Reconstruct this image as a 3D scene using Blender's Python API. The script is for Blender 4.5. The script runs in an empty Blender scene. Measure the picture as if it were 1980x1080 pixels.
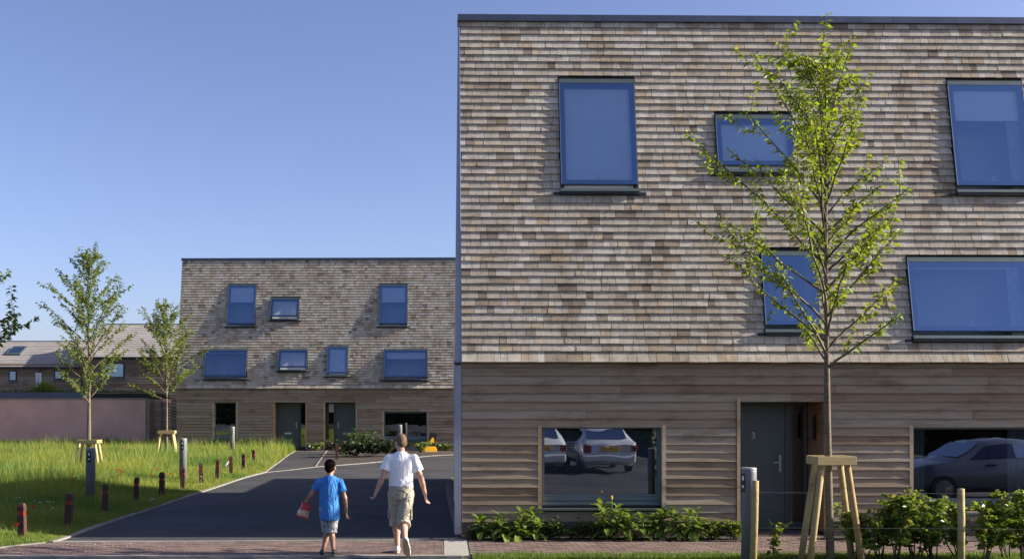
import bpy, bmesh, math, random
import numpy as np
from mathutils import Vector, Matrix, Quaternion, Euler
R = math.radians
rng = random.Random(7)
sc = bpy.context.scene
COL = sc.collection

# ------------------------------------------------------------------ camera
EYE = 2.15            # camera height; picture axis: X right, Y away, Z up
FPX, VX, VY = 2000.0, 855.0, 778.0      # focal length and principal point in photo pixels (shift lens)
cam_d = bpy.data.cameras.new('camera')
cam = bpy.data.objects.new('camera', cam_d); COL.objects.link(cam); sc.camera = cam
cam.location = (0, 0, EYE); cam.rotation_euler = (R(90), 0, 0)
cam_d.sensor_width = 36.0; cam_d.lens = 36.0 * FPX / 1980
cam_d.shift_x = (990 - VX) / 1980; cam_d.shift_y = (VY - 540) / 1980
cam_d.clip_start = 0.1; cam_d.clip_end = 3000

# ------------------------------------------------------------------ light
SUN_E, SUN_A = R(22.5), R(1.5)          # elevation; a touch in front of the facades
sun_dir = Vector((math.cos(SUN_E) * math.cos(SUN_A), -math.cos(SUN_E) * math.sin(SUN_A), math.sin(SUN_E)))
world = bpy.data.worlds.new('World'); sc.world = world; world.use_nodes = True
wn = world.node_tree
sky = wn.nodes.new('ShaderNodeTexSky'); sky.sky_type = 'NISHITA'; sky.sun_disc = False
sky.sun_elevation = SUN_E; sky.sun_rotation = R(90) + SUN_A
sky.air_density = 0.75; sky.dust_density = 1.5; sky.ozone_density = 1.5
sky_tint = wn.nodes.new('ShaderNodeMix'); sky_tint.data_type = 'RGBA'; sky_tint.blend_type = 'MULTIPLY'; sky_tint.inputs[0].default_value = 1.0
sky_tint.inputs[7].default_value = (.97, .905, 1.06, 1)          # evening violet cast of the whole sky
wn.links.new(sky.outputs[0], sky_tint.inputs[6]); wn.links.new(sky_tint.outputs[2], wn.nodes['Background'].inputs[0])
wn.nodes['Background'].inputs[1].default_value = 0.088
sun_l = bpy.data.lights.new('sun', 'SUN'); sun_l.energy = 5.0; sun_l.angle = R(0.55); sun_l.color = (1.0, 0.92, 0.78)
sun_o = bpy.data.objects.new('sun', sun_l); COL.objects.link(sun_o)
sun_o.rotation_euler = sun_dir.to_track_quat('Z', 'Y').to_euler(); sun_o.location = (40, 0, 30)
sc.view_settings.view_transform = 'Standard'; sc.view_settings.look = 'None'
sc.view_settings.gamma = 1.0; sc.view_settings.use_curve_mapping = False
sc.view_settings.exposure = 1.2
sc.cycles.max_bounces = 8; sc.cycles.transparent_max_bounces = 12
sc.cycles.use_denoising = True

# ------------------------------------------------------------------ helpers
def at(x, y, Y):                     # photo pixel at a chosen distance -> world point
    return Vector(((x - VX) / FPX * Y, Y, EYE - (y - VY) / FPX * Y))
def gp(x, y, z=0.0):                 # photo pixel on the ground
    Y = (EYE - z) * FPX / (y - VY)
    return Vector(((x - VX) / FPX * Y, Y, z))
def link(o, parent=None):
    COL.objects.link(o)
    if parent is not None: o.parent = parent
    return o
def tag(o, label=None, cat=None, group=None, kind=None):
    if label: o['label'] = label
    if cat: o['category'] = cat
    if group: o['group'] = group
    if kind: o['kind'] = kind
    return o
def empty(name, loc=(0, 0, 0), rz=0.0, parent=None):
    o = bpy.data.objects.new(name, None); o.location = loc; o.rotation_euler = (0, 0, rz)
    o.empty_display_size = 0.2
    return link(o, parent)
class MB:
    def __init__(s): s.v = []; s.f = []; s.m = []
    def quadmesh(s, vs, fs, mi=0):
        b = len(s.v); s.v += [tuple(v) for v in vs]; s.f += [tuple(i + b for i in f) for f in fs]; s.m += [mi] * len(fs)
    def box(s, lo, hi, M=None, mi=0):
        x0, y0, z0 = lo; x1, y1, z1 = hi
        vs = [Vector(p) for p in ((x0,y0,z0),(x1,y0,z0),(x1,y1,z0),(x0,y1,z0),(x0,y0,z1),(x1,y0,z1),(x1,y1,z1),(x0,y1,z1))]
        if M is not None: vs = [M @ v for v in vs]
        s.quadmesh(vs, ((0,3,2,1),(4,5,6,7),(0,1,5,4),(1,2,6,5),(2,3,7,6),(3,0,4,7)), mi)
    def hexa(s, vs, mi=0):           # 8 corners: bottom ring, top ring
        s.quadmesh(vs, ((0,3,2,1),(4,5,6,7),(0,1,5,4),(1,2,6,5),(2,3,7,6),(3,0,4,7)), mi)
    def quad(s, a, b, c, d, mi=0): s.quadmesh((a, b, c, d), ((0,1,2,3),), mi)
    def tube(s, pts, rad, n=6, mi=0, cap=True):
        pts = [Vector(p) for p in pts]; b = len(s.v); k = len(pts)
        ref = None
        for i, p in enumerate(pts):
            d = (pts[min(i+1, k-1)] - pts[max(i-1, 0)])
            d = d.normalized() if d.length > 1e-9 else Vector((0,0,1))
            if ref is None: ref = Vector((1,0,0)) if abs(d.x) < .8 else Vector((0,1,0))
            u = (ref - d * ref.dot(d)).normalized(); w = d.cross(u); ref = u
            r = rad[i] if isinstance(rad, (list, tuple)) else rad
            for j in range(n):
                t = 2 * math.pi * j / n
                s.v.append(tuple(p + (u * math.cos(t) + w * math.sin(t)) * r))
        for i in range(k - 1):
            for j in range(n):
                j2 = (j + 1) % n
                s.f.append((b+i*n+j, b+i*n+j2, b+(i+1)*n+j2, b+(i+1)*n+j)); s.m.append(mi)
        if cap:
            s.f.append(tuple(b + j for j in reversed(range(n)))); s.m.append(mi)
            s.f.append(tuple(b + (k-1)*n + j for j in range(n))); s.m.append(mi)
    def lathe(s, prof, n=20, c=(0,0,0), mi=0):
        b = len(s.v); k = len(prof)
        for r, z in prof:
            for j in range(n):
                t = 2*math.pi*j/n; s.v.append((c[0]+r*math.cos(t), c[1]+r*math.sin(t), c[2]+z))
        for i in range(k-1):
            for j in range(n):
                j2 = (j+1) % n; s.f.append((b+i*n+j, b+i*n+j2, b+(i+1)*n+j2, b+(i+1)*n+j)); s.m.append(mi)
        s.f.append(tuple(b+j for j in reversed(range(n)))); s.m.append(mi)
        s.f.append(tuple(b+(k-1)*n+j for j in range(n))); s.m.append(mi)
    def ball(s, c, r, n=12, mi=0, M=None):
        r = Vector(r) if not isinstance(r, (int, float)) else Vector((r, r, r)); b = len(s.v); h = n//2 + 1
        for i in range(h + 1):
            ph = math.pi * min(max(i / h, .002), .998)
            for j in range(n):
                t = 2*math.pi*j/n
                p = Vector((r.x*math.sin(ph)*math.cos(t), r.y*math.sin(ph)*math.sin(t), -r.z*math.cos(ph)))
                if M is not None: p = M @ p
                s.v.append(tuple(p + Vector(c)))
        for i in range(h):
            for j in range(n):
                j2 = (j+1) % n; s.f.append((b+i*n+j, b+i*n+j2, b+(i+1)*n+j2, b+(i+1)*n+j)); s.m.append(mi)
        s.f.append(tuple(b+j for j in reversed(range(n)))); s.m.append(mi)
        s.f.append(tuple(b+h*n+j for j in range(n))); s.m.append(mi)
    def mesh(s, name, mats, smooth=False):
        me = bpy.data.meshes.new(name); me.from_pydata(s.v, [], s.f)
        for m in (mats if isinstance(mats, (list, tuple)) else [mats]): me.materials.append(m)
        if len(me.materials) > 1: me.polygons.foreach_set('material_index', s.m)
        if smooth: me.polygons.foreach_set('use_smooth', [True] * len(me.polygons))
        me.update(); return me
    def build(s, name, mats, parent=None, smooth=False, bevel=0.0):
        o = bpy.data.objects.new(name, s.mesh(name, mats, smooth)); link(o, parent)
        if bevel:
            b = o.modifiers.new('bevel', 'BEVEL'); b.width = bevel; b.segments = 2; b.limit_method = 'ANGLE'
        return o
def np_mesh(name, V, F, mat, parent=None, smooth=False):   # V (n,3), F (m,3) triangles
    me = bpy.data.meshes.new(name); V = np.asarray(V, dtype=np.float32); F = np.asarray(F, dtype=np.int32)
    k = F.shape[1]
    me.vertices.add(len(V)); me.vertices.foreach_set('co', V.ravel())
    me.loops.add(F.size); me.loops.foreach_set('vertex_index', F.ravel())
    me.polygons.add(len(F)); me.polygons.foreach_set('loop_start', np.arange(0, F.size, k, dtype=np.int32))
    me.polygons.foreach_set('loop_total', np.full(len(F), k, dtype=np.int32))
    if smooth: me.polygons.foreach_set('use_smooth', np.ones(len(F), dtype=bool))
    me.materials.append(mat); me.update(calc_edges=True); me.validate()
    return link(bpy.data.objects.new(name, me), parent)
def text_mesh(name, txt, size, mat, parent, M, ext=0.004):
    cu = bpy.data.curves.new('t', 'FONT'); cu.body = txt; cu.size = size; cu.extrude = ext; cu.align_x = 'CENTER'; cu.align_y = 'CENTER'
    to = bpy.data.objects.new('t', cu); COL.objects.link(to)
    dg = bpy.context.evaluated_depsgraph_get(); me = bpy.data.meshes.new_from_object(to.evaluated_get(dg))
    bpy.data.objects.remove(to); me.name = name; me.materials.clear(); me.materials.append(mat); me.transform(M)
    return link(bpy.data.objects.new(name, me), parent)

# ------------------------------------------------------------------ materials
class NT:
    def __init__(s, name):
        s.mat = bpy.data.materials.new(name); s.mat.use_nodes = True; s.t = s.mat.node_tree; s.n = s.t.nodes
        s.b = s.n['Principled BSDF']; s.out = s.n['Material Output']
    def add(s, typ, **k):
        n = s.n.new(typ)
        for a, v in k.items(): setattr(n, a, v)
        return n
    def L(s, a, b): s.t.links.new(a, b)
    def pos(s, scale=(1,1,1), obj=False):
        mp = s.add('ShaderNodeMapping'); mp.inputs['Scale'].default_value = scale
        if obj: s.L(s.add('ShaderNodeTexCoord').outputs['Object'], mp.inputs[0])
        else: s.L(s.add('ShaderNodeNewGeometry').outputs['Position'], mp.inputs[0])
        return mp.outputs[0]
    def noise(s, vec, scale=1.0, detail=3.0, rough=.55, dist=0.0):
        n = s.add('ShaderNodeTexNoise'); n.inputs['Scale'].default_value = scale; n.inputs['Detail'].default_value = detail
        n.inputs['Roughness'].default_value = rough; n.inputs['Distortion'].default_value = dist
        s.L(vec, n.inputs['Vector']); return n.outputs['Fac']
    def ramp(s, fac, stops, interp='LINEAR'):
        n = s.add('ShaderNodeValToRGB'); cr = n.color_ramp; cr.interpolation = interp
        while len(cr.elements) < len(stops): cr.elements.new(.5)
        for e, (p, c) in zip(cr.elements, stops):
            e.position = p; e.color = (*c, 1) if len(c) == 3 else c
        s.L(fac, n.inputs[0]); return n.outputs[0]
    def mix(s, a, b, fac, mode='MIX'):
        n = s.add('ShaderNodeMix', data_type='RGBA', blend_type=mode)
        for sock, val in ((n.inputs[0], fac), (n.inputs[6], a), (n.inputs[7], b)):
            if hasattr(val, 'is_output'): s.L(val, sock)
            elif isinstance(val, (int, float)): sock.default_value = val
            else: sock.default_value = (*val, 1)
        return n.outputs[2]
    def math(s, op, a, b=None):
        n = s.add('ShaderNodeMath', operation=op)
        for i, v in enumerate((a, b)):
            if v is None: continue
            if hasattr(v, 'is_output'): s.L(v, n.inputs[i])
            else: n.inputs[i].default_value = v
        return n.outputs[0]
    def island(s):       # one random number for each piece, joined or not
        a = s.add('ShaderNodeNewGeometry').outputs['Random Per Island']; b = s.add('ShaderNodeObjectInfo').outputs['Random']
        return s.math('FRACT', s.math('ADD', a, b))
    def bump(s, h, strength=.3, dist=.01):
        n = s.add('ShaderNodeBump'); n.inputs['Strength'].default_value = strength; n.inputs['Distance'].default_value = dist
        s.L(h, n.inputs['Height']); s.L(n.outputs[0], s.b.inputs['Normal'])
    def done(s, col=None, rough=.7, metal=0.0, spec=None):
        if col is not None:
            if hasattr(col, 'is_output'): s.L(col, s.b.inputs['Base Color'])
            else: s.b.inputs['Base Color'].default_value = (*col, 1)
        s.b.inputs['Roughness'].default_value = rough; s.b.inputs['Metallic'].default_value = metal
        if spec is not None: s.b.inputs['Specular IOR Level'].default_value = spec
        return s.mat
def plain(name, col, rough=.6, metal=0., var=.12, scale=9., spec=None, bump=0.):
    t = NT(name); f = t.noise(t.pos((1,1,1)), scale, 4)
    d = tuple(c * (1 - var) for c in col); l = tuple(min(1, c * (1 + var)) for c in col)
    c = t.ramp(f, ((.3, d), (.7, l)))
    if bump: t.bump(t.noise(t.pos((1,1,1)), scale * 8, 3), bump, .005)
    return t.done(c, rough, metal, spec)
def m_shingle():
    t = NT('cedar_shingle'); r = t.island()
    base = t.ramp(r, ((0, (.21,.17,.13)), (.10, (.42,.38,.32)), (.32, (.51,.48,.415)), (.52, (.41,.355,.285)), (.68, (.57,.545,.475)), (.85, (.32,.265,.205)), (.94, (.49,.40,.285)), (1, (.48,.455,.395))))
    g = t.noise(t.pos((70, 70, 5)), 1, 3)
    c = t.mix(base, t.ramp(g, ((.3, (.55,.54,.53)), (.65, (1.12,1.1,1.08)))), .75, 'MULTIPLY')
    st = t.noise(t.pos((1.1, 1.1, 2.0)), 1.3, 4)
    c = t.mix(c, t.ramp(st, ((.32, (.66,.62,.57)), (.55, (1,1,1)))), .45, 'MULTIPLY')
    sk = t.noise(t.pos((2.6, 2.6, .16)), 1, 4, .6); c = t.mix(c, t.ramp(sk, ((.33, (.66,.62,.58)), (.5, (1,1,1)), (.7, (1.08,1.08,1.08)))), .6, 'MULTIPLY')
    bl = t.noise(t.pos((6, 6, 9)), 1, 3)
    c = t.mix(c, t.ramp(bl, ((.3, (.6,.55,.5)), (.5, (1.02,1.02,1.02)))), .5, 'MULTIPLY')
    w = t.add('ShaderNodeTexWave'); w.inputs['Scale'].default_value = 7; w.inputs['Distortion'].default_value = 5; w.inputs['Detail'].default_value = 1.5
    mp = t.add('ShaderNodeMapping'); t.L(t.add('ShaderNodeNewGeometry').outputs['Position'], mp.inputs[0]); mp.inputs['Scale'].default_value = (1.6, .2, .5)
    cmb = t.add('ShaderNodeCombineXYZ'); t.L(t.math('MULTIPLY', r, 2.2), cmb.inputs[1]); t.L(cmb.outputs[0], mp.inputs['Rotation'])
    t.L(mp.outputs[0], w.inputs[0])
    t.bump(t.math('ADD', t.math('MULTIPLY', w.outputs['Fac'], .55), t.math('MULTIPLY', g, .6)), .20, .004)
    return t.done(c, .85, spec=.2)
def m_board(name='weathered_board', tint=(1,1,1), dark=1.0):
    t = NT(name); r = t.island()
    k = lambda c: tuple(a * b * dark for a, b in zip(c, tint))
    base = t.ramp(r, ((0, k((.23,.175,.12))), (.3, k((.33,.275,.205))), (.5, k((.275,.215,.15))), (.72, k((.36,.315,.245))), (.88, k((.255,.18,.115))), (1, k((.335,.285,.21)))))
    g = t.noise(t.pos((2.2, 60, 90)), 1, 4)
    c = t.mix(base, t.ramp(g, ((.3, (.6,.58,.56)), (.68, (1.15,1.13,1.1)))), .7, 'MULTIPLY')
    st = t.noise(t.pos((1.0, 1.0, 3.2)), 1.1, 5, .65)
    c = t.mix(c, t.ramp(st, ((.30, (.42,.34,.27)), (.47, (1,1,1)))), .7, 'MULTIPLY')
    t.bump(g, .25, .004)
    return t.done(c, .8, spec=.25)
def m_leaf(name, cols, trans=.45, rough=.5, patch=False):
    t = NT(name); r = t.island(); c = t.ramp(r, [(i / (len(cols) - 1), k) for i, k in enumerate(cols)])
    t.done(c, rough, spec=.35)
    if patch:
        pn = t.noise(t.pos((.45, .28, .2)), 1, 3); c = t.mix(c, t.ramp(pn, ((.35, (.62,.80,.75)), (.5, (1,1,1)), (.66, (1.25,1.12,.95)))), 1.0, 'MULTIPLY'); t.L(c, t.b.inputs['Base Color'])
    tr = t.add('ShaderNodeBsdfTranslucent'); hs = t.mix(c, (1.25, 1.2, .55), 1.0, 'MULTIPLY'); t.L(hs, tr.inputs[0])
    mx = t.add('ShaderNodeMixShader'); mx.inputs[0].default_value = trans
    t.L(t.b.outputs[0], mx.inputs[1]); t.L(tr.outputs[0], mx.inputs[2]); t.L(mx.outputs[0], t.out.inputs[0])
    return t.mat
def m_glass(name, refl, fac, through, rough=.0):      # coated window glass: mirror part over clear tinted part
    t = NT(name); gl = t.add('ShaderNodeBsdfGlossy'); gl.inputs['Color'].default_value = (*refl, 1); gl.inputs['Roughness'].default_value = rough
    bn = t.add('ShaderNodeBump'); bn.inputs['Strength'].default_value = .035; bn.inputs['Distance'].default_value = .05; t.L(t.noise(t.pos((1.3,1.3,1.3)), 1, 2), bn.inputs['Height']); t.L(bn.outputs[0], gl.inputs['Normal'])
    tp = t.add('ShaderNodeBsdfTransparent'); tp.inputs[0].default_value = (*through, 1)
    fr = t.add('ShaderNodeFresnel'); fr.inputs[0].default_value = 1.5
    f = t.math('MINIMUM', t.math('ADD', fr.outputs[0], fac), 1.0)
    mx = t.add('ShaderNodeMixShader'); t.L(f, mx.inputs[0]); t.L(tp.outputs[0], mx.inputs[1]); t.L(gl.outputs[0], mx.inputs[2])
    t.L(mx.outputs[0], t.out.inputs[0]); return t.mat
def m_asphalt():
    t = NT('asphalt'); p = t.pos((1,1,1)); f = t.noise(p, 60, 3); q = t.noise(p, .6, 5)
    c = t.mix(t.ramp(f, ((.3, (.032,.033,.036)), (.75, (.070,.069,.071)))), t.ramp(q, ((.35, (.72,.72,.74)), (.65, (1.3,1.27,1.22)))), .9, 'MULTIPLY')
    sp = t.noise(p, 4.5, 5, .7); c = t.mix(c, t.ramp(sp, ((.28, (.55,.55,.56)), (.42, (1,1,1)), (.72, (1.25,1.22,1.18)))), .7, 'MULTIPLY')
    gr = t.noise(p, 22, 2); c = t.mix(c, t.ramp(gr, ((.66, (1,1,1)), (.74, (2.2,2.1,2.0)))), .7, 'MULTIPLY')
    t.bump(f, .6, .008); return t.done(c, .85, spec=.3)
def m_paver():
    t = NT('brick_paver'); r = t.island()
    c = t.ramp(r, ((0, (.155,.098,.082)), (.3, (.20,.135,.115)), (.6, (.17,.118,.104)), (.8, (.225,.155,.13)), (1, (.13,.092,.083))))
    c = t.mix(c, t.ramp(t.noise(t.pos((1,1,1)), 2.2, 5), ((.35, (.7,.68,.66)), (.65, (1.15,1.12,1.1)))), .8, 'MULTIPLY')
    t.bump(t.noise(t.pos((1,1,1)), 90, 3), .4, .004); return t.done(c, .85)
def m_soil(name, a, b, s=14):
    t = NT(name); p = t.pos((1,1,1)); f = t.noise(p, s, 6, .65); t.bump(f, .8, .03); return t.done(t.ramp(f, ((.3, a), (.7, b))), .95)
def m_bark(name, a, b):
    t = NT(name); f = t.noise(t.pos((14, 14, 30)), 1, 5, .65); q = t.noise(t.pos((1,1,1)), 5, 4)
    c = t.mix(t.ramp(f, ((.3, a), (.7, b))), t.ramp(q, ((.3, (.75,.78,.7)), (.7, (1.15,1.12,1.05)))), .7, 'MULTIPLY')
    t.bump(f, .5, .01); return t.done(c, .85)
M = {}
M['shingle'] = m_shingle()
M['board'] = m_board()
M['board_far'] = m_board('weathered_board_purple', (1.0, .96, .93), .98)
M['membrane'] = plain('wall_membrane', (.018,.017,.017), .9)
M['metal'] = plain('grey_flashing', (.10,.115,.15), .45, .6, .15, 3)
M['trim'] = plain('grey_corner_metal', (.27,.30,.36), .5, .2, .08, 3)
M['frame'] = plain('dark_green_frame', (.020,.027,.027), .4, .2, .1, 5)
M['sash'] = plain('sash_seal', (.012,.014,.02), .4)
M['sill'] = plain('green_grey_sill', (.105,.14,.135), .4, .3, .1, 5)
M['apron'] = plain('black_apron', (.008,.008,.009), .5)
M['blue_glass'] = m_glass('blue_window_glass', (.46,.68,1.0), .29, (1.0,1.0,1.0))
M['clear_glass'] = m_glass('house_window_glass', (.80,.85,.95), .26, (.62,.68,.72))
M['car_glass'] = m_glass('car_glass', (.5,.55,.62), .02, (.05,.06,.07))
M['room'] = plain('room_plaster', (.34,.33,.31), .9, 0, .1, 3)
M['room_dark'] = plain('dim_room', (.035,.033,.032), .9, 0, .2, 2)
M['blind'] = plain('roller_blind', (.88,.88,.86), .8, 0, .04, 2)
M['slat'] = plain('blind_slat', (.34,.36,.38), .4, 0, .08, 6)
M['curtain'] = plain('pale_curtain', (.38,.42,.42), .9, 0, .15, 12)
M['white'] = plain('white_plastic', (.72,.72,.71), .45, 0, .05, 5)
M['steel'] = plain('brushed_steel', (.52,.53,.54), .3, .9, .05, 8)
M['door'] = plain('green_grey_door', (.092,.115,.106), .45, 0, .08, 2)
M['win_frame'] = plain('teal_grey_window_frame', (.105,.145,.155), .45, 0, .08, 2)
M['door_frame'] = plain('green_grey_door_frame', (.075,.095,.093), .45, 0, .08, 2)
M['jamb'] = m_board('pale_timber_trim', (1.6, 1.5, 1.3), 1.05)
M['brown_wood'] = m_board('red_brown_panelling', (1.35, 1.0, .75), .62)
M['brick'] = plain('plinth_brick', (.125,.085,.085), .9, 0, .35, 14, bump=.4)
M['mortar'] = plain('mortar', (.17,.16,.155), .95, 0, .15, 30)
M['asphalt'] = m_asphalt()
M['paver'] = m_paver()
M['joint'] = plain('sand_joint', (.22,.19,.16), .95, 0, .3, 40)
M['kerb'] = plain('concrete_edging', (.24,.225,.20), .9, 0, .25, 7, bump=.4)
M['concrete'] = plain('washed_concrete', (.36,.34,.30), .95, 0, .35, 45, bump=.8)
M['soil'] = m_soil('bed_soil', (.020,.014,.010), (.07,.05,.036))
M['turf'] = m_soil('turf_earth', (.030,.040,.012), (.09,.115,.03), 9)
M['ground'] = m_soil('open_ground', (.05,.06,.025), (.10,.11,.05), 1.5)
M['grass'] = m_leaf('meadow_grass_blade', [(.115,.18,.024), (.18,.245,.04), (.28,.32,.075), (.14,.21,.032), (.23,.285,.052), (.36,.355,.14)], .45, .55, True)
M['lawn'] = m_leaf('lawn_blade', [(.07,.13,.018), (.11,.18,.025), (.15,.21,.035)], .4, .55)
M['leaf'] = m_leaf('spring_leaf', [(.12,.185,.016), (.18,.25,.024), (.25,.315,.038), (.15,.21,.02), (.21,.28,.03)], .52)
M['leaf_far'] = m_leaf('mid_green_leaf', [(.085,.135,.022), (.135,.19,.03), (.195,.245,.045), (.105,.16,.025)], .48)
M['leaf_dark'] = m_leaf('deep_green_leaf', [(.035,.07,.016), (.06,.105,.024), (.085,.14,.03)], .35)
M['leaf_evergreen'] = m_leaf('evergreen_leaf', [(.020,.034,.013), (.034,.052,.018), (.055,.07,.026)], .3)
M['leaf_hedge'] = m_leaf('hedge_leaf', [(.08,.13,.022), (.13,.20,.03), (.20,.275,.042), (.10,.155,.025), (.24,.235,.07)], .45, .35)
M['leaf_bed'] = m_leaf('glossy_bed_leaf', [(.12,.195,.04), (.17,.25,.05), (.23,.30,.07), (.15,.22,.045)], .38, .35)
M['leaf_copper'] = m_leaf('copper_leaf', [(.035,.014,.012), (.06,.02,.018), (.045,.03,.014)], .35)
M['bark'] = m_bark('young_bark', (.085,.065,.045), (.22,.18,.12))
M['twig'] = m_bark('dark_twig', (.05,.035,.025), (.12,.09,.06))
M['stake'] = m_board('round_pine_stake', (1.5, 1.48, .98), .98)
M['post'] = plain('dark_red_stained_post', (.060,.022,.017), .75, 0, .5, 20)
M['red_band'] = plain('red_reflector', (.22,.024,.017), .35, 0, .1, 6)
M['bollard'] = plain('grey_powder_coat', (.165,.175,.18), .5, .1, .08, 4)
M['bollard_top'] = plain('bollard_cap', (.28,.28,.28), .5, 0, .05, 4)
M['black'] = plain('black_plate', (.012,.012,.013), .35)
M['yellow'] = plain('yellow_plastic', (.75,.42,.02), .4, 0, .06, 6)
M['render_wall'] = plain('mauve_render', (.76,.43,.33), .92, 0, .14, .9, bump=.2)
M['slate'] = None
M['wire'] = plain('galvanised_wire', (.42,.43,.43), .4, .7)
M['poppy'] = m_leaf('poppy_petal', [(.55,.03,.012), (.68,.06,.02)], .4)
M['stem'] = plain('green_stem', (.10,.14,.04), .7)
M['daisy'] = plain('white_petal', (.7,.7,.66), .7)

# ------------------------------------------------------------------ the ground
def sheet(name, pts, z, mat, kind='structure', thick=0.0, parent=None):
    mb = MB(); n = len(pts); vs = [(p[0], p[1], z) for p in pts]
    mb.quadmesh(vs, (tuple(range(n)),))
    if thick:
        lo = [(p[0], p[1], z - thick) for p in pts]; b = len(mb.v); mb.v += lo
        for i in range(n):
            j = (i + 1) % n; mb.f.append((i, b + i, b + j, j)); mb.m.append(0)
    o = mb.build(name, mat, parent)
    if kind and parent is None: o['kind'] = kind
    return o
def smooth_line(pts, n=6):
    P = [Vector((p[0], p[1])) for p in pts]; out = []
    for i in range(len(P) - 1):
        a, b, c, d = P[max(i-1, 0)], P[i], P[i+1], P[min(i+2, len(P)-1)]
        for k in range(n):
            t = k / n; t2 = t*t; t3 = t2*t
            out.append(0.5 * ((2*b) + (c-a)*t + (2*a-5*b+4*c-d)*t2 + (3*b-a-3*c+d)*t3))
    out.append(P[-1]); return out
def strip(name, line, w, z0, z1, mat, kind='structure'):
    mb = MB(); n = len(line); L = []; Rr = []
    for i, p in enumerate(line):
        d = (line[min(i+1, n-1)] - line[max(i-1, 0)]).normalized(); q = Vector((-d.y, d.x)) * w / 2
        L.append(p + q); Rr.append(p - q)
    for i in range(n - 1):
        a, b, c, d = L[i], Rr[i], Rr[i+1], L[i+1]
        mb.hexa([(a.x,a.y,z0),(b.x,b.y,z0),(c.x,c.y,z0),(d.x,d.y,z0),(a.x,a.y,z1),(b.x,b.y,z1),(c.x,c.y,z1),(d.x,d.y,z1)])
    o = mb.build(name, mat)
    if kind: o['kind'] = kind
    return o
sheet('ground', [(-900,-500),(900,-500),(900,1500),(-900,1500)], -0.012, M['ground'])
FRONT = 14.40      # street kerb
sheet('street', [(-60,-7.2),(60,-7.2),(60,12.4),(-0.2,12.4),(-0.2,FRONT),(-60,FRONT)], -0.004, M['asphalt'])
KERB = smooth_line([gp(*p) for p in ((96,1049),(120,1042),(155,1029),(193,1015.5),(240,1000),(300,981),(363,959),(417,942),(467,925),(512,913))], 5)
PATH_L = [Vector(gp(*p)[:2]) for p in ((512,913),(541,892),(558,879),(572,871.5))]
PATH_T = [Vector(gp(*p)[:2]) for p in ((512,913),(560,908.5),(610,902.5))]
PATH_R = [Vector(gp(*p)[:2]) for p in ((610,902.5),(625,881),(632,871.5))]
BED_L = smooth_line([gp(*p) for p in ((610,902.5),(653,899.5),(742,892),(823,882),(880,878.5))], 4)
road_pts = [Vector((0.22, 16.05))] + [Vector((0.22, 24)), Vector((0.22, 44.5)), Vector((6, 44.5)), Vector((6, 43.3))][:3]
road = [Vector((KERB[0].x, 15.86))] + KERB + PATH_T[1:] + BED_L[1:] + [Vector((3.2, BED_L[-1].y)), Vector((3.2, 30.5)), Vector((0.26, 30.5)), Vector((0.26, 16.2))]
sheet('side_road', [(p.x, p.y) for p in road], 0.004, M['asphalt'])
sheet('door_path', [(p.x, p.y) for p in PATH_T + PATH_R[1:] + list(reversed(PATH_L))[:-1]], 0.008, M['asphalt'])
strip('road_edging', KERB, .11, -.01, .030, M['kerb'])
strip('path_edging', PATH_L, .06, -.01, .030, M['kerb'])
strip('path_edging', PATH_R, .05, -.01, .030, M['kerb'])
strip('path_threshold', PATH_T, .055, -.01, .016, M['kerb'])
strip('bed_edging', BED_L, .06, -.01, .022, M['kerb'])
strip('street_kerb', [Vector((-30, FRONT)), Vector((-14, FRONT)), Vector((0.27, FRONT + .02))], .13, -.01, .028, M['kerb'])
strip('crossing_edging', [Vector((-5.95, 15.86)), Vector((-3, 16.0)), Vector((.02, 16.16))], .10, -.01, .020, M['kerb'])
TURF_EDGE = [Vector((KERB[0].x - .06, 15.82)), Vector((-6.35, 15.55)), Vector((-6.65, 15.1)), Vector((-6.95, 14.80)), Vector((-8, 14.62)), Vector((-30, 14.60))]
turf = list(reversed(TURF_EDGE)) + [Vector((p.x, p.y)) for p in KERB] + PATH_L[1:] + [Vector((-8.0, 46.4)), Vector((-12, 46.4)), Vector((-14, 50)), Vector((-45, 50)), Vector((-45, 14.6))]
sheet('meadow_earth', [(p.x, p.y) for p in turf], 0.012, M['turf'])
strip('crossing_edging', smooth_line(TURF_EDGE[:5], 4), .10, -.01, .026, M['kerb'])

def paving(name, inside, x0, x1, y0, y1, along_x, rz=0.0, pl=.205, pw=.103):
    base = empty(name); base['kind'] = 'structure'
    mb = MB(); r = random.Random(3)
    rows = int((y1 - y0) / (pw if along_x else pl)) + 1; L, Wd = (pl, pw) if along_x else (pw, pl)
    for i in range(rows):
        y = y0 + i * Wd; off = (i % 2) * L / 2
        k = 0
        while True:
            x = x0 - off + k * L; k += 1
            if x > x1: break
            cx, cy = x + L/2, y + Wd/2
            if not inside(cx, cy): continue
            g = .006; z = .0135 + r.uniform(-.002, .003); t = r.uniform(-.0015, .0015)
            mb.hexa([(x+g,y+g,-.005),(x+L-g,y+g,-.005),(x+L-g,y+Wd-g,-.005),(x+g,y+Wd-g,-.005),
                     (x+g,y+g,z+t),(x+L-g,y+g,z-t),(x+L-g,y+Wd-g,z-t),(x+g,y+Wd-g,z+t)])
    o = mb.build('paver', M['paver'], base); o['kind'] = 'stuff'
    j = MB(); j.quad((x0, y0, .0065), (x1, y0, .0065), (x1, y1, .0065), (x0, y1, .0065)); j.build('joint_bed', M['joint'], base)
    return base
paving('brick_crossing', lambda x, y: y < 15.86 + (x + 6) * .049 - .05 and y > 14.47 and (x > -6.05 - (15.86 - y) * 1.05), -7.6, .02, 14.46, 16.12, True)
paving('brick_path', lambda x, y: 14.62 < y < 15.93 and x > .40, .40, 12.5, 14.60, 15.95, True)
paving('door_step_paving', lambda x, y: True, 4.72, 6.10, 15.96, 17.2, True)
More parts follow.
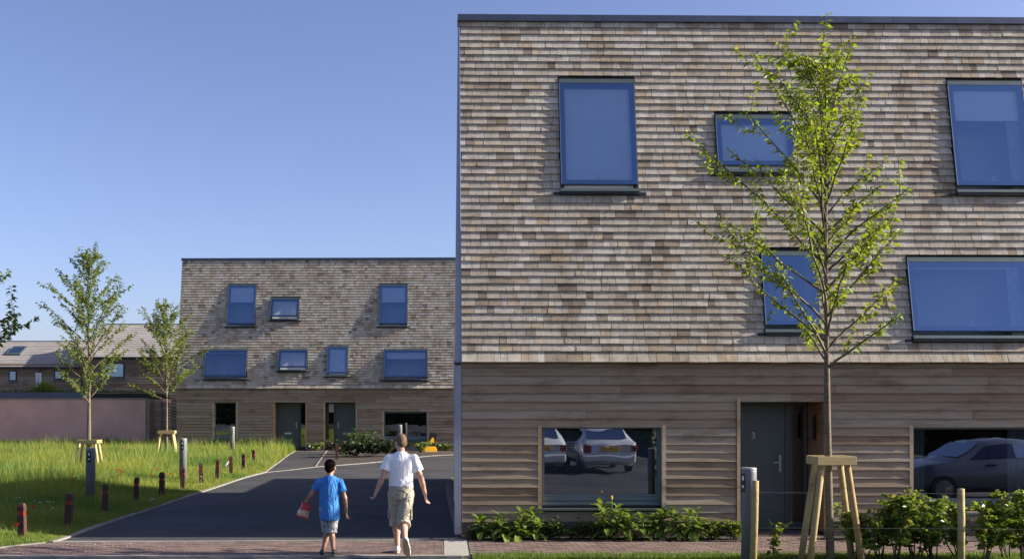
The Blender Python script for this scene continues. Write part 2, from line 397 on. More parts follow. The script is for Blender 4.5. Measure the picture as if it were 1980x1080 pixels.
paving('far_door_paving', lambda x, y: True, -8.6, -4.2, 45.2, 47.4, True)
paving('far_bin_paving', lambda x, y: True, -1.2, 3.2, 44.8, 45.6, True)
sheet('concrete_pad', [(.03, 14.45), (.38, 14.45), (.38, 16.2), (.03, 16.2)], .018, M['concrete'], thick=.03)
sheet('planting_bed', [(.40, 15.97), (4.70, 15.97), (4.70, 16.60), (.40, 16.52)], .020, M['soil'])
sheet('planting_bed', [(6.12, 15.97), (12.5, 15.97), (12.5, 16.72), (6.12, 16.62)], .020, M['soil'])
sheet('verge_earth', [(.42, 12.42), (14, 12.42), (14, 14.58), (.42, 14.58)], .010, M['turf'])
sheet('planting_bed', [(p.x, p.y) for p in BED_L] + [(3.2, 44.7), (-1.4, 44.7), (-1.4, 46.3), (PATH_R[-1].x + .06, 46.3)] + [(p.x, p.y) for p in reversed(PATH_R[:-1])], .017, M['soil'])

# ------------------------------------------------------------------ the shingled houses
TANA = 0.175; AL = math.atan(TANA); ZE = 2.84; YE = -0.075
def grid_holes(bounds, holes):
    x0, x1, y0, y1 = bounds
    xs = sorted({x0, x1} | {v for h in holes for v in (h[0], h[1]) if x0 < v < x1})
    ys = sorted({y0, y1} | {v for h in holes for v in (h[2], h[3]) if y0 < v < y1})
    for i in range(len(xs) - 1):
        for j in range(len(ys) - 1):
            cx, cy = (xs[i]+xs[i+1])/2, (ys[j]+ys[j+1])/2
            if not any(h[0] < cx < h[1] and h[2] < cy < h[3] for h in holes): yield xs[i], xs[i+1], ys[j], ys[j+1]
class House:
    def __init__(s, name, label, origin, yaw, width, depth, ztop):
        s.root = tag(empty(name, origin, yaw), label, 'house', 'shingled terrace houses')
        s.W, s.D, s.zt = width, depth, ztop
        s.Mw = Matrix.Translation(Vector(origin)) @ Matrix.Rotation(yaw, 4, 'Z'); s.Mi = s.Mw.inverted()
        s.vt = (ztop - ZE) / math.cos(AL)
    def ray(s, px, py, p0, n):
        o = s.Mi @ Vector((0, 0, EYE)); d = (s.Mi @ at(px, py, 1.0)) - o
        return o + d * ((p0 - o).dot(n) / d.dot(n))
    def low(s, px, py, y=0.0): p = s.ray(px, py, Vector((0, y, 0)), Vector((0, 1, 0))); return p.x, p.z
    def up(s, px, py):
        p = s.ray(px, py, Vector((0, YE, ZE)), Vector((0, -math.cos(AL), math.sin(AL)))); return p.x, (p.z - ZE) / math.cos(AL)
    def U(s, u, v, n=0.0):
        return Vector((u, YE + v * math.sin(AL) - n * math.cos(AL), ZE + v * math.cos(AL) + n * math.sin(AL)))
    def rect_low(s, a): (x0, z1), (x1, z0) = s.low(a[0], a[1]), s.low(a[2], a[3]); return x0, x1, z0, z1
    def rect_up(s, a):        # pixel box of the frame: take mid-height for the sides
        m = (a[1] + a[3]) / 2
        return s.up(a[0], m)[0], s.up(a[2], m)[0], s.up((a[0]+a[2])/2, a[3])[1], s.up((a[0]+a[2])/2, a[1])[1]

def prism(mb, H, u0, u1, v0, v1, n0a, n0b, n1a, n1b):
    """box on the leaning wall; n..a at the bottom edge v0, n..b at the top edge v1"""
    mb.hexa([H.U(u0,v0,n0a), H.U(u1,v0,n0a), H.U(u1,v1,n0b), H.U(u0,v1,n0b), H.U(u0,v0,n1a), H.U(u1,v0,n1a), H.U(u1,v1,n1b), H.U(u0,v1,n1b)])

def upper_window(H, rect, p, blind=0.0, side=0.0, fine=True):
    u0, u1, v0, v1 = rect; fw = .045
    mb = MB()
    prism(mb, H, u0, u0+fw, v0, v1, -.06, -.06, .048, .044); prism(mb, H, u1-fw, u1, v0, v1, -.06, -.06, .048, .044)
    prism(mb, H, u0+fw, u1-fw, v1-fw, v1, -.06, -.06, .043, .045); prism(mb, H, u0+fw, u1-fw, v0, v0+fw, -.06, -.06, .05, .05)
    w = mb.build('window', M['frame'], H.root)
    mb = MB(); prism(mb, H, u0+.015, u1-.015, v1-.085, v1-.015, .044, .042, .052, .048); mb.build('head_strip', M['sill'], w)
    # sash hung from the top, standing open at the bottom by p
    a, b = u0+.02, u1-.02; vb, vt = v0+.135, v1-.09; nb, nt = .050+p, .050
    mb = MB(); sw = .075
    prism(mb, H, a, a+sw, vb, vt, nb-.045, nt-.045, nb-.004, nt-.004); prism(mb, H, b-sw, b, vb, vt, nb-.045, nt-.045, nb-.004, nt-.004)
    lerp = lambda v: nt + (nb-nt) * (vt-v)/(vt-vb)
    for q0, q1 in ((vb, vb+sw), (vt-sw, vt)):
        prism(mb, H, a+sw, b-sw, q0, q1, lerp(q0)-.045, lerp(q1)-.045, lerp(q0)-.004, lerp(q1)-.004)
    sash = mb.build('sash', M['sash'], w)
    mb = MB(); mb.quad(H.U(a, vb, nb), H.U(b, vb, nb), H.U(b, vt, nt), H.U(a, vt, nt)); mb.build('pane', M['blue_glass'], w)
    # cheeks: a thin stay on each side (bright aluminium edge)
    for q0, q1 in ((a-.010, a-.002), (b+.002, b+.010)):
        mb = MB(); prism(mb, H, q0, q1, vb, vt, nb-.02, nt-.02, nb+.009, nt+.009); mb.build('sash_edge', M['steel'], w)
    mb = MB()      # reveal box behind
    d = -.55; A = [H.U(u0,v0,-.02), H.U(u1,v0,-.02), H.U(u1,v1,-.02), H.U(u0,v1,-.02)]; B = [q + Vector((0, .55, 0)) for q in A]
    for i in range(4): j = (i+1) % 4; mb.quad(A[i], B[i], B[j], A[j], 0)
    mb.quad(*B, 1); mb.build('reveal', [M['blind'], M['room']], w)
    if blind > 0:
        vv = v1 - .06 - (v1 - v0 - .12) * blind
        mb = MB(); prism(mb, H, u0+.07, u1-.07, vv, v1-.06, -.03, -.03, -.02, -.02); mb.build('blind', M['blind'], w)
    if side > 0:
        mb = MB(); q = MB()
        k = 7; x1 = u1 - .07; x0 = x1 - side
        for i in range(k):
            a0, a1 = x0 + (x1-x0)*i/k, x0 + (x1-x0)*(i+1)/k
            mb.quad(H.U(a0, v0+.06, -.05 - .03*(i % 2)), H.U(a1, v0+.06, -.05 - .03*((i+1) % 2)), H.U(a1, v1-.1, -.05 - .03*((i+1) % 2)), H.U(a0, v1-.1, -.05 - .03*(i % 2)))
        mb.build('curtain', M['curtain'], w)
    mb = MB(); prism(mb, H, u0-.005, u1+.005, v0+.005, v0+.055, .05, .05, .085+p*.55, .08+p*.5); mb.build('sill', M['sill'], w)
    mb = MB(); e = .12
    prism(mb, H, u0-e, u1+e, v0-.045, v0+.0, .035, .035, .058, .058); prism(mb, H, u0-.004, u1+.004, v0-.04, v0+.004, .058, .058, .074+p*.5, .074+p*.5)
    mb.build('apron', M['apron'], w)
    if fine:
        c = (a+b)/2; mb = MB(); n = lerp(vb+.12) - .05
        prism(mb, H, c-.06, c+.06, vb+.085, vb+.10, n, n, n+.015, n+.015); prism(mb, H, c-.010, c+.012, vb+.10, vb+.17, n, n, n+.015, n+.015)
        mb.build('handle', M['white'], w)
    return w

def lower_window(H, rect, fine=True, kind='blinds', mull=None):
    x0, x1, z0, z1 = rect; y = .07
    mb = MB(); f = .055
    for a in ((x0, x0+f, z0, z1), (x1-f, x1, z0, z1), (x0+f, x1-f, z1-f*.8, z1), (x0+f, x1-f, z0, z0+.19)):
        mb.box((a[0], y, a[2]), (a[1], y+.07, a[3]))
    w = mb.build('window', M['win_frame'], H.root)
    mb = MB()
    for k in range(2): mb.box((x0+.02, y-.02-.02*k, z0+.02+.07*(1-k)), (x1-.02, y-.001, z0+.075+.07*(1-k)))
    mb.build('bottom_rail', M['win_frame'], w)
    mb = MB(); mb.quad((x0+f, y+.03, z0+.19), (x1-f, y+.03, z0+.19), (x1-f, y+.03, z1-f*.8), (x0+f, y+.03, z1-f*.8)); mb.build('pane', M['clear_glass'], w)
    for s0, s1 in ((x0-.062, x0-.002), (x1+.002, x1+.062)):
        mb = MB(); mb.box((s0, -.045, z0-.03), (s1, .06, z1+.02)); mb.build('jamb', M['jamb'], w)
    mb = MB(); mb.box((x0-.10, -.10, z0-.055), (x1+.10, y, z0-.028)); mb.build('sill', M['sill'], w)
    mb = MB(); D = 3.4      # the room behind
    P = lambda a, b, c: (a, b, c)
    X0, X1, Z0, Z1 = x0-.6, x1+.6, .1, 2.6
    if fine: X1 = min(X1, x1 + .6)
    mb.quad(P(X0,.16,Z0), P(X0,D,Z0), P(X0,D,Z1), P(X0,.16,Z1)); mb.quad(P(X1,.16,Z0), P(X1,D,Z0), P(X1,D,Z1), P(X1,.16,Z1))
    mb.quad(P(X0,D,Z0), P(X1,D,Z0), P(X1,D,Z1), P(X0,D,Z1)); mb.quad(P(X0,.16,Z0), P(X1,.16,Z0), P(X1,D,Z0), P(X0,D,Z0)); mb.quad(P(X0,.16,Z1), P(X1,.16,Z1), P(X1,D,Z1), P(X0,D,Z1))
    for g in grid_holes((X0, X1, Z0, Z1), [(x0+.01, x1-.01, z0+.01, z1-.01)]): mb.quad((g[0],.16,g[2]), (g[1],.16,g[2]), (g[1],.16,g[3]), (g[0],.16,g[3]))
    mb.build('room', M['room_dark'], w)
    if kind == 'blinds':
        mb = MB(); n = int((z1 - z0 - .26) / .026)
        for k in range(n):
            zz = z0 + .20 + k * .026
            mb.quad((x0+.07, .165, zz), (x1-.12, .165, zz), (x1-.12, .180, zz+.019), (x0+.07, .180, zz+.019))
        b = mb.build('venetian_blind', M['slat'], w)
    if kind == 'curtains':
        for c0, c1 in ((x0+.05, x0+.30), (x1-.42, x1-.05)):
            mb = MB(); k = 9
            for i in range(k):
                a0, a1 = c0 + (c1-c0)*i/k, c0 + (c1-c0)*(i+1)/k
                mb.quad((a0, .18+.04*(i % 2), z0+.1), (a1, .18+.04*((i+1) % 2), z0+.1), (a1, .18+.04*((i+1) % 2), z1-.02), (a0, .18+.04*(i % 2), z1-.02))
            mb.build('curtain', M['curtain'], w)
    return w

def entrance(H, x0, x1, zt, door_left, number=None, letter=False, depth=.70):
    zf = .07; e = MB(); y = depth
    # lining of the recess
    e.quad((x0,0,zf), (x0,y,zf), (x0,y,zt), (x0,0,zt)); e.quad((x1,0,zf), (x1,y,zf), (x1,y,zt), (x1,0,zt))
    e.quad((x0,0,zt), (x1,0,zt), (x1,y,zt), (x0,y,zt)); lin = e.build('porch_lining', M['brown_wood'], H.root)
    mb = MB(); mb.box((x0, -.03, -.02), (x1, y+.08, zf-.035)); mb.build('threshold', M['paver'], lin)
    w = x1 - x0; dw = .93
    d0, d1 = (x0+.03, x0+.03+dw) if door_left else (x1-.03-dw, x1-.03)
    s0, s1 = (d1+.075, x1-.02) if door_left else (x0+.02, d0-.075)
    mb = MB(); mb.box((d0, y-.03, zf), (d1, y+.02, zt-.04)); door = mb.build('door', M['door'], H.root, bevel=.004)
    mb = MB(); q = y-.045
    mb.box((d0-.03 if door_left else d0-.07, q, zf-.03), (d0-.002, y+.03, zt-.002)); mb.box((d1+.002, q, zf-.03), (d1+.07 if door_left else d1+.03, y+.03, zt-.002))
    mb.box((d0-.002, q, zt-.038), (d1+.002, y+.03, zt-.002)); mb.box((d0-.002, q, zf-.03), (d1+.002, y+.03, zf-.002)); mb.build('door_frame', M['door_frame'], door)
    hx = d1-.08 if door_left else d0+.08; sg = -1 if door_left else 1
    mb = MB(); mb.box((hx-.018, y-.045, 1.0), (hx+.018, y-.031, 1.28)); mb.tube([(hx, y-.045, 1.16), (hx, y-.085, 1.16), (hx+sg*.02, y-.09, 1.16), (hx+sg*.13, y-.09, 1.155)], .010, 8); mb.build('handle', M['steel'], door)
    if number: text_mesh('number', number, .16, M['steel'], door, Matrix.Translation(((d0+d1)/2 - .06, y-.034, 1.60)) @ Matrix.Rotation(R(90), 4, 'X'))
    if letter: 
        mb = MB(); mb.box(((d0+d1)/2-.15, y-.04, .72), ((d0+d1)/2+.15, y-.031, .80)); mb.build('letter_plate', M['steel'], door)
    mb = MB()
    for a in ((s0, s0+.04, zf, zt-.04), (s1-.04, s1, zf, zt-.04), (s0+.04, s1-.04, zf, zf+.10), (s0+.04, s1-.04, zt-.10, zt-.04)): mb.box((a[0], y-.04, a[2]), (a[1], y+.02, a[3]))
    sl = mb.build('sidelight', M['door_frame'], H.root)
    mb = MB(); mb.quad((s0+.04, y-.012, zf+.10), (s1-.04, y-.012, zf+.10), (s1-.04, y-.012, zt-.10), (s0+.04, y-.012, zt-.10)); mb.build('pane', M['clear_glass'], sl)
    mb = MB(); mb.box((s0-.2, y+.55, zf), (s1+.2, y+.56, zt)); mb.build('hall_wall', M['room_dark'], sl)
    for a0, a1 in ((x0-.055, x0-.002), (x1+.002, x1+.055)):
        mb = MB(); mb.box((a0, -.05, .10), (a1, .03, zt+.015)); mb.build('jamb', M['jamb'], lin)
    return door, sl, lin

def clad(H, holes_low, holes_up, near):
    W, zt = H.W, H.zt; top = H.U(0, H.vt)
    # carcass
    mb = MB()
    for g in grid_holes((0, W, .0, ZE+.02), holes_low): mb.quad((g[0],0,g[2]), (g[1],0,g[2]), (g[1],0,g[3]), (g[0],0,g[3]))
    for g in grid_holes((0, W, -.02, H.vt), holes_up): mb.quad(H.U(g[0],g[2]), H.U(g[1],g[2]), H.U(g[1],g[3]), H.U(g[0],g[3]))
    mb.quad((0,0,ZE+.02), (W,0,ZE+.02), H.U(W,-.02), H.U(0,-.02))
    mb.build('wall', M['membrane'], H.root)
    mb = MB(); yb = H.D
    for x, q in ((0, .22), (W, 0)):      # the side wall leans in towards its rear top corner
        mb.quadmesh([(x,0,0), (x+q*.5,yb,0), (x+q*.5,yb,ZE), (x,0,ZE), tuple(H.U(x,0)), tuple(H.U(x+.004,H.vt)), (x+q*1.5,yb,zt)], ((0,1,2,3), (4,3,2), (4,2,6,5)))
    mb.quad((.11,yb,0), (W,yb,0), (W,yb,ZE), (.11,yb,ZE)); mb.quad((.11,yb,ZE), (W,yb,ZE), (W,yb,zt), (.33,yb,zt)); mb.build('gable_wall', M['board'], H.root)
    mb = MB(); mb.box((.36, top.y-.02, zt+.002), (W+.03, yb+.05, zt+.04)); roof = mb.build('roof', M['metal'], H.root)
    mb = MB(); k = 0; x = -.04
    segs = []
    while x < W + .03: segs.append((x, min(x + 2.45, W + .04))); x += 2.45
    for a, b in segs:
        mb = MB(); mb.box((a+.002, top.y-.085, zt-.045), (b-.002, top.y+.25, zt+.062)); mb.build('parapet_flashing', M['metal'], roof)
    # shingles
    r = random.Random(11 if near else 12); items = []
    exp = .1235; rows = int(H.vt / exp); exp = (H.vt - .03) / rows
    for i in range(rows):
        v0 = i * exp - (.06 if i == 0 else 0); v1 = (i+1) * exp + .022; u = -.005 - r.random() * .1
        while u < W:
            w = r.choice((.10, .12, .13, .15, .16, .18, .20, .23, .27, .31)) * r.uniform(.9, 1.1)
            a, b = max(u, -.008), min(u + w, W + .008); u += w
            if b - a < .03: continue
            parts = [(a, b)]
            for h in holes_up:
                if h[2] - .01 < v0 + exp*.6 < h[3] + .02:
                    nxt = []
                    for (c, d) in parts:
                        if d <= h[0] or c >= h[1]: nxt.append((c, d)); continue
                        if c < h[0] - .02: nxt.append((c, h[0]))
                        if d > h[1] + .02: nxt.append((h[1], d))
                    parts = nxt
            for c, d in parts: items.append((c, d, v0 + r.uniform(-.0025, .002), v1, .044 + r.choice((0, 0, 0, 1)) * r.uniform(0, .004) + r.uniform(-.001, .0015), r.uniform(-.0012, .0012)))
    flare = lambda v: .03 * max(0, 1 - v / .3) ** 2
    def corners(it):
        c, d, v0, v1, nb, tw = it; g = .0026; nf = nb + flare(v0)
        return [H.U(c+g,v0,nf-.030+tw), H.U(d-g,v0,nf-.030-tw), H.U(d-g,v1,.006), H.U(c+g,v1,.006), H.U(c+g,v0,nf+tw), H.U(d-g,v0,nf-tw), H.U(d-g,v1,.015), H.U(c+g,v1,.015)]
    single = set()
    if near:
        vis = sorted((-(it[1]-it[0]) / (1 + .01*it[2]), k) for k, it in enumerate(items) if it[1] < 9.0 and it[2] < H.vt - .3)
        single = {k for _, k in vis[:300]}
        unit = MB(); unit.hexa([(0,0,-.030),(1,0,-.030),(1,1,-.012),(0,1,-.012),(0,0,0),(1,0,0),(1,1,0),(0,1,0)])
        ume = unit.mesh('shingle', M['shingle'])
    mb = MB()
    for k, it in enumerate(items):
        if k in single:
            P = corners(it); o = bpy.data.objects.new('shingle', ume); link(o, H.root)
            ex, ey = P[5] - P[4], P[7] - P[4]; ez = ex.cross(ey).normalized(); ey2 = ey
            X = Matrix((( ex.x, ey2.x, ez.x, P[4].x), (ex.y, ey2.y, ez.y, P[4].y), (ex.z, ey2.z, ez.z, P[4].z), (0,0,0,1)))
            loc, rot, scl = X.decompose(); o.location = loc; o.rotation_euler = rot.to_euler(); o.scale = scl
        else: mb.hexa(corners(it))
    o = mb.build('shingles', M['shingle'], H.root); o['kind'] = 'stuff'
    # boards
    eb = .1365; z = .255; i = 0; joined = MB(); r = random.Random(5)
    bm_mat = M['board'] if near else M['board_far']
    while z < ZE - .02:
        zt2 = min(z + eb + .02, ZE + .03); iv = [(-.002, W)]
        for h in holes_low:
            if h[2] - .09 < z + eb*.5 < h[3] + .02:
                nxt = []
                for c, d in iv:
                    if d <= h[0] or c >= h[1]: nxt.append((c, d)); continue
                    if h[0] - .06 > c: nxt.append((c, h[0] - .062))
                    if h[1] + .06 < d: nxt.append((h[1] + .062, d))
                iv = nxt
        for c, d in iv:
            cuts = [c]; x = c + r.uniform(1.2, 4.8)
            while x < d - .8: cuts.append(x); x += r.uniform(2.4, 4.8)
            cuts.append(d)
            for a, b in zip(cuts, cuts[1:]):
                n0 = (.046 if near else .064) + r.uniform(-.005, .005); n1 = .016; g = .0015
                K = max(2, int((b - a) / .5)); bow = r.uniform(.002, .006); ph = r.uniform(0, 6.3); tgt = MB() if near else joined
                b0 = len(tgt.v)
                for q in range(K + 1):
                    x = a + g + (b - a - 2*g) * q / K; wv = bow * math.sin(ph + x * 2.3)
                    tgt.v += [(x, -(n0-.016+wv), z), (x, -(n0+wv), z), (x, -n1, zt2), (x, 0.001, zt2)]
                for q in range(K):
                    o0 = b0 + q*4
                    for j in range(4):
                        j2 = (j+1) % 4; tgt.f.append((o0+j, o0+4+j, o0+4+j2, o0+j2)); tgt.m.append(0)
                tgt.f.append((b0, b0+1, b0+2, b0+3)); tgt.m.append(0); e = b0 + K*4; tgt.f.append((e+3, e+2, e+1, e)); tgt.m.append(0)
                if near: tgt.build('board', bm_mat, H.root)
        z += eb; i += 1
    if not near: o = joined.build('boards', bm_mat, H.root); o['kind'] = 'stuff'
    # brick plinth
    mb = MB(); doors = [h for h in holes_low if h[2] < .2]
    iv = [(-.02, W)]
    for h in doors:
        nxt = []
        for c, d in iv:
            if h[0] < d and h[1] > c: nxt += [(c, h[0]-.005), (h[1]+.005, d)]
            else: nxt.append((c, d))
        iv = nxt
    for c, d in iv: mb.box((c, -.020, -.05), (d, .0, .25))
    pl = mb.build('plinth', M['mortar'], H.root)
    um = MB(); um.box((0, -.012, 0), (.215, .005, .062)); bme = um.mesh('brick', M['brick'])
    for k in range(3):
        for c, d in iv:
            x = c + .004 - (k % 2) * .11
            while x < d - .02:
                a, b = max(x, c + .002), min(x + .215, d - .002); x += .226
                if b - a < .04 or a > 10.2: continue
                if near:
                    o = bpy.data.objects.new('brick', bme); link(o, pl); o.location = (a, -.022, .012 + k*.077); o.scale = ((b-a)/.215, 1, 1)

# near house: front corner at the edge of the side road
NEAR = House('shingled_house', 'large grey shingled house filling the right, with door number 3', (at(893, 778, 16.5).x, 16.5, 0), R(0.9), 12.0, 7.6, 8.60)
nu = [((1081,154,1230,374), .02, .98, 0), ((1383,223,1533,337), .02, .99, 0), ((1837,158,1985,376), .02, .34, .22), ((1473,486,1581,645), .02, 0.0, 0), ((1756,498,1990,657), .025, .10, .24)]
nrect = [NEAR.rect_up(a) for a, *_ in nu]
nlow = [NEAR.rect_low((1047,823,1279,978)), NEAR.rect_low((1764,824,2010,986))]
dx0, dz1 = NEAR.low(1430, 771); dx1, _ = NEAR.low(1592, 771)
nholes = nlow + [(dx0, dx1, -.1, dz1)]
clad(NEAR, nholes, nrect, True)
for rc, (_, p, bl, sd) in zip(nrect, nu): upper_window(NEAR, rc, p, bl, sd)
lower_window(NEAR, nlow[0], True, 'blinds'); lower_window(NEAR, nlow[1], True, 'curtains')
nd = entrance(NEAR, dx0, dx1, dz1, True, '3')
mb = MB(); mb.box((dx1-.045, .28, 1.55), (dx1-.003, .36, 1.95)); mb.build('porch_light', M['black'], NEAR.root)
mb = MB(); mb.box((-.115, -.05, .06), (-.012, .20, ZE-.1)); mb.box((-.125, -.06, .58), (-.118, .2, ZE)); trm = mb.build('corner_trim', M['trim'], NEAR.root)
mb = MB()          # leaning gable edge trim of the shingled storeys
q = [NEAR.U(-.115, -.05, .02), NEAR.U(-.012, -.05, .02), NEAR.U(-.012, -.05, -.2), NEAR.U(-.115, -.05, -.2), NEAR.U(-.026, NEAR.vt, .02), NEAR.U(-.012, NEAR.vt, .02), NEAR.U(-.012, NEAR.vt, -.2), NEAR.U(-.03, NEAR.vt, -.2)]
mb.hexa(q); mb.build('edge_trim', M['trim'], NEAR.root)
mb = MB(); mb.box((-.10, -.03, -.02), (-.013, 7.6, .30)); mb.build('side_plinth', M['brick'], NEAR.root)

FAR = House('shingled_house', 'distant shingled house with two green doors at the end of the road', (at(342, 778, 46.5).x, 46.5, 0), R(-1.2), 16.5, 8.0, 8.70)
fu = [((441,549,495,632), .09, .42, 0), ((524,575,579,620), .22, .97, 0), ((734,549,788,632), .09, .42, 0), ((397,674,478,734), .20, .10, 0), ((539,674,595,718), .22, .97, 0), ((633,668,673,728), .10, .97, 0), ((743,674,827,736), .22, .30, 0)]
frect = [FAR.rect_up(a) for a, *_ in fu]
flow = [FAR.rect_low((414,777,457,848)), FAR.rect_low((742,796,826,851))]
fa0, fz = FAR.low(531, 775.5); fa1, _ = FAR.low(591, 775.5); fb0, _ = FAR.low(628, 775.5); fb1, _ = FAR.low(688, 775.5)
clad(FAR, flow + [(fa0, fa1, -.1, fz), (fb0, fb1, -.1, fz)], frect, False)
for rc, (_, p, bl, sd) in zip(frect, fu): upper_window(FAR, rc, p, bl, sd)
lower_window(FAR, flow[0], False, 'none'); lower_window(FAR, flow[1], False, 'none')
entrance(FAR, fa0, fa1, fz, True, None, True)
d2, sl2, _ = entrance(FAR, fb0, fb1, fz, False, None, True)
mb = MB(); mb.box((fb0+.10, .67, 1.72), (fb0+.32, .674, 2.1)); mb.build('paper_notice', M['white'], sl2)

# things seen through the far house windows
def pot_plant(loc, label):
    r = empty('potted_plant', loc); tag(r, label, 'plant')
    mb = MB(); mb.lathe([(.07,0),(.10,.16),(.10,.18),(.085,.18)], 12); mb.build('pot', M['black'], r)
    P = []
    for k in range(46):
        a = rng.uniform(0, 6.28); e = rng.uniform(.1, 1.2); d = Vector((math.cos(a)*math.cos(e), math.sin(a)*math.cos(e), math.sin(e)))
        P.append((Vector((0,0,.2)) + d * rng.uniform(.08, .24), d, .13, .07))
    leaves('foliage', P, M['leaf_bed'], r)
    return r

# ------------------------------------------------------------------ foliage helpers
def leaves(name, P, mat, parent, droop=.25, seed=1, kind=None):
    """P: list of (base, direction, length, width); each leaf is folded along its midrib"""
    n = len(P); rs = np.random.RandomState(seed)
    B = np.array([tuple(p[0]) for p in P]); D = np.array([tuple(p[1]) for p in P]); Ln = np.array([p[2] for p in P])[:, None]; Wd = np.array([p[3] for p in P])[:, None]
    D /= np.linalg.norm(D, axis=1)[:, None] + 1e-9
    rnd = rs.normal(size=(n, 3)); S = np.cross(D, rnd); S /= np.linalg.norm(S, axis=1)[:, None] + 1e-9; N = np.cross(S, D)
    N *= np.where(N[:, 2:3] < 0, -1, 1)
    m = B + D * Ln * .45; t = B + D * Ln; t[:, 2] -= (droop * Ln)[:, 0]; m[:, 2] -= (droop * .15 * Ln)[:, 0]
    l = m + S * Wd * .5 + N * Wd * .16; r = m - S * Wd * .5 + N * Wd * .16
    V = np.stack([B, l, t, r, m], 1).reshape(-1, 3); o = (np.arange(n) * 5)[:, None]
    F = np.concatenate([o + np.array([[0, 1, 4]]), o + np.array([[1, 2, 4]]), o + np.array([[4, 2, 3]]), o + np.array([[0, 4, 3]])], 0)
    ob = np_mesh(name, V, F, mat, parent)
    if kind: ob['kind'] = kind
    return ob
def tree(name, label, loc, H, fork, seed, prof, lean=(0,0), nb=34, leaf=(.085,.042), dens=1.0, mat='leaf', r0=.06, group='young street trees', bias=(0,0), trunk_mat='bark'):
    r = random.Random(seed); root = tag(empty(name, loc), label, 'tree', group)
    pts = []; K = 14
    for i in range(K + 1):
        t = i / K; pts.append(Vector((lean[0]*t + .05*math.sin(3.1*t+seed)*t, lean[1]*t + .04*math.cos(2.7*t+seed)*t, H*.985*t)))
    def axis(h):
        f = min(max(h / (H*.985) * K, 0), K - 1e-6); i = int(f); return pts[i].lerp(pts[i+1], f - i)
    mb = MB(); mb.tube([Vector((0,0,-.12))] + pts[:], [r0*1.18] + [max(.006, r0 * (1 - i/K)**.85 * (1.0 if i/K < fork/H else .86)) for i in range(K+1)], 9)
    mb.build('trunk', M[trunk_mat], root, smooth=True)
    P = []; rr = lambda a, b: r.uniform(a, b)
    def clusters(line, s0, s1, step, k):
        L = sum((line[i+1]-line[i]).length for i in range(len(line)-1)); n = max(2, int(L*(s1-s0)/step))
        for j in range(n):
            f = (s0 + (s1-s0)*(j + r.random())/n) * (len(line)-1); i = min(int(f), len(line)-2)
            p = line[i].lerp(line[i+1], f - i); d = (line[i+1]-line[i]).normalized()
            for q in range(k):
                a = rr(0, 6.283); o = Vector((math.cos(a), math.sin(a), rr(-.9, .35)))
                P.append((p + o*.012, (o + d*.55).normalized(), leaf[0]*rr(.65, 1.25), leaf[1]*rr(.7, 1.25)))
    ga = seed * 1.7
    for b in range(nb):
        t = (b + .5) / nb; h = fork + (H*.93 - fork) * (t ** .92) ; ga += 2.39996 + rr(-.35, .35)
        rad = prof(h / H) * rr(.72, 1.12); rad *= 1 + bias[0]*math.cos(ga) + bias[1]*math.sin(ga)
        el = math.radians(rr(30, 47) + 20 * t); L = rad / max(.35, math.cos(el)) * .92
        base = axis(h); dirh = Vector((math.cos(ga), math.sin(ga), 0)); line = [base]; p = base.copy(); e2 = el; n = 7
        for i in range(n):
            e2 = min(e2 + math.radians(rr(-6, 6.5)), math.radians(54 + 20*t)); wob = Vector((rr(-.1, .1), rr(-.1, .1), 0))
            p = p + (dirh*math.cos(e2) + Vector((0,0,math.sin(e2))) + wob) * L / n
            if p.z > H * .95: p.z = H * .95 - rr(0, .1)
            line.append(p.copy())
        mb = MB(); rb = max(.006, r0*.34*(1-t*.65)); mb.tube(line, [rb*(1 - .8*i/n) + .002 for i in range(n+1)], 5)
        clusters(line, .30 if t < .5 else .15, 1.0, .040/dens, 2)
        for k in range(int(rr(3, 7) * (1.15 - .5*t))):
            f = rr(.22, .92) * n; i = min(int(f), n-1); q = line[i].lerp(line[i+1], f - i); a = rr(0, 6.28)
            d = ((line[i+1]-line[i]).normalized()*.8 + Vector((math.cos(a), math.sin(a), rr(-.1, .7)))*.75).normalized(); l2 = L * rr(.16, .38)
            tw = [q, q + d*l2*.5, q + d*l2 + Vector((0,0,l2*.12))]; mb.tube(tw, [.0055, .004, .0025], 4)
            clusters(tw, .2, 1.0, .036/dens, 2)
        mb.build('branch', M['twig'] if t > .25 else M[trunk_mat], root, smooth=True)
    clusters([axis(H*.75), axis(H*.88), axis(H*.985)], 0, 1, .022/dens, 3)
    leaves('crown', P, M[mat], root, .35, seed, 'stuff')
    return root
def stakes(loc, h, w, label, rz=0.0, n4=True):
    r = tag(empty('tree_stake', loc, rz), label, 'tree stake', 'timber tree supports')
    dx = w/2
    for sx, sy in ((-1,-1),(1,-1),(-1,1),(1,1)):
        mb = MB(); a = Vector((sx*(dx+.10*h), sy*(dx*.55+.02), -.15)); b = Vector((sx*(dx-.07), sy*(dx*.45), h-.05)); mb.tube([a, a.lerp(b, .5), b], [.046, .044, .042], 10); mb.build('stake_leg', M['stake'], r, smooth=True)
    for sy in (-1, 1):
        mb = MB(); y = sy*(dx*.45+.06); mb.box((-dx-.03, y-.02, h-.115), (dx+.03, y+.02, h)); mb.build('cross_rail', M['stake'], r, bevel=.004)
    for sx in (-1, 1):
        mb = MB(); mb.box((sx*(dx+.008)-.02, -dx*.45-.035, h-.11), (sx*(dx+.008)+.02, dx*.45+.035, h-.004)); mb.build('end_rail', M['stake'], r, bevel=.004)
    return r

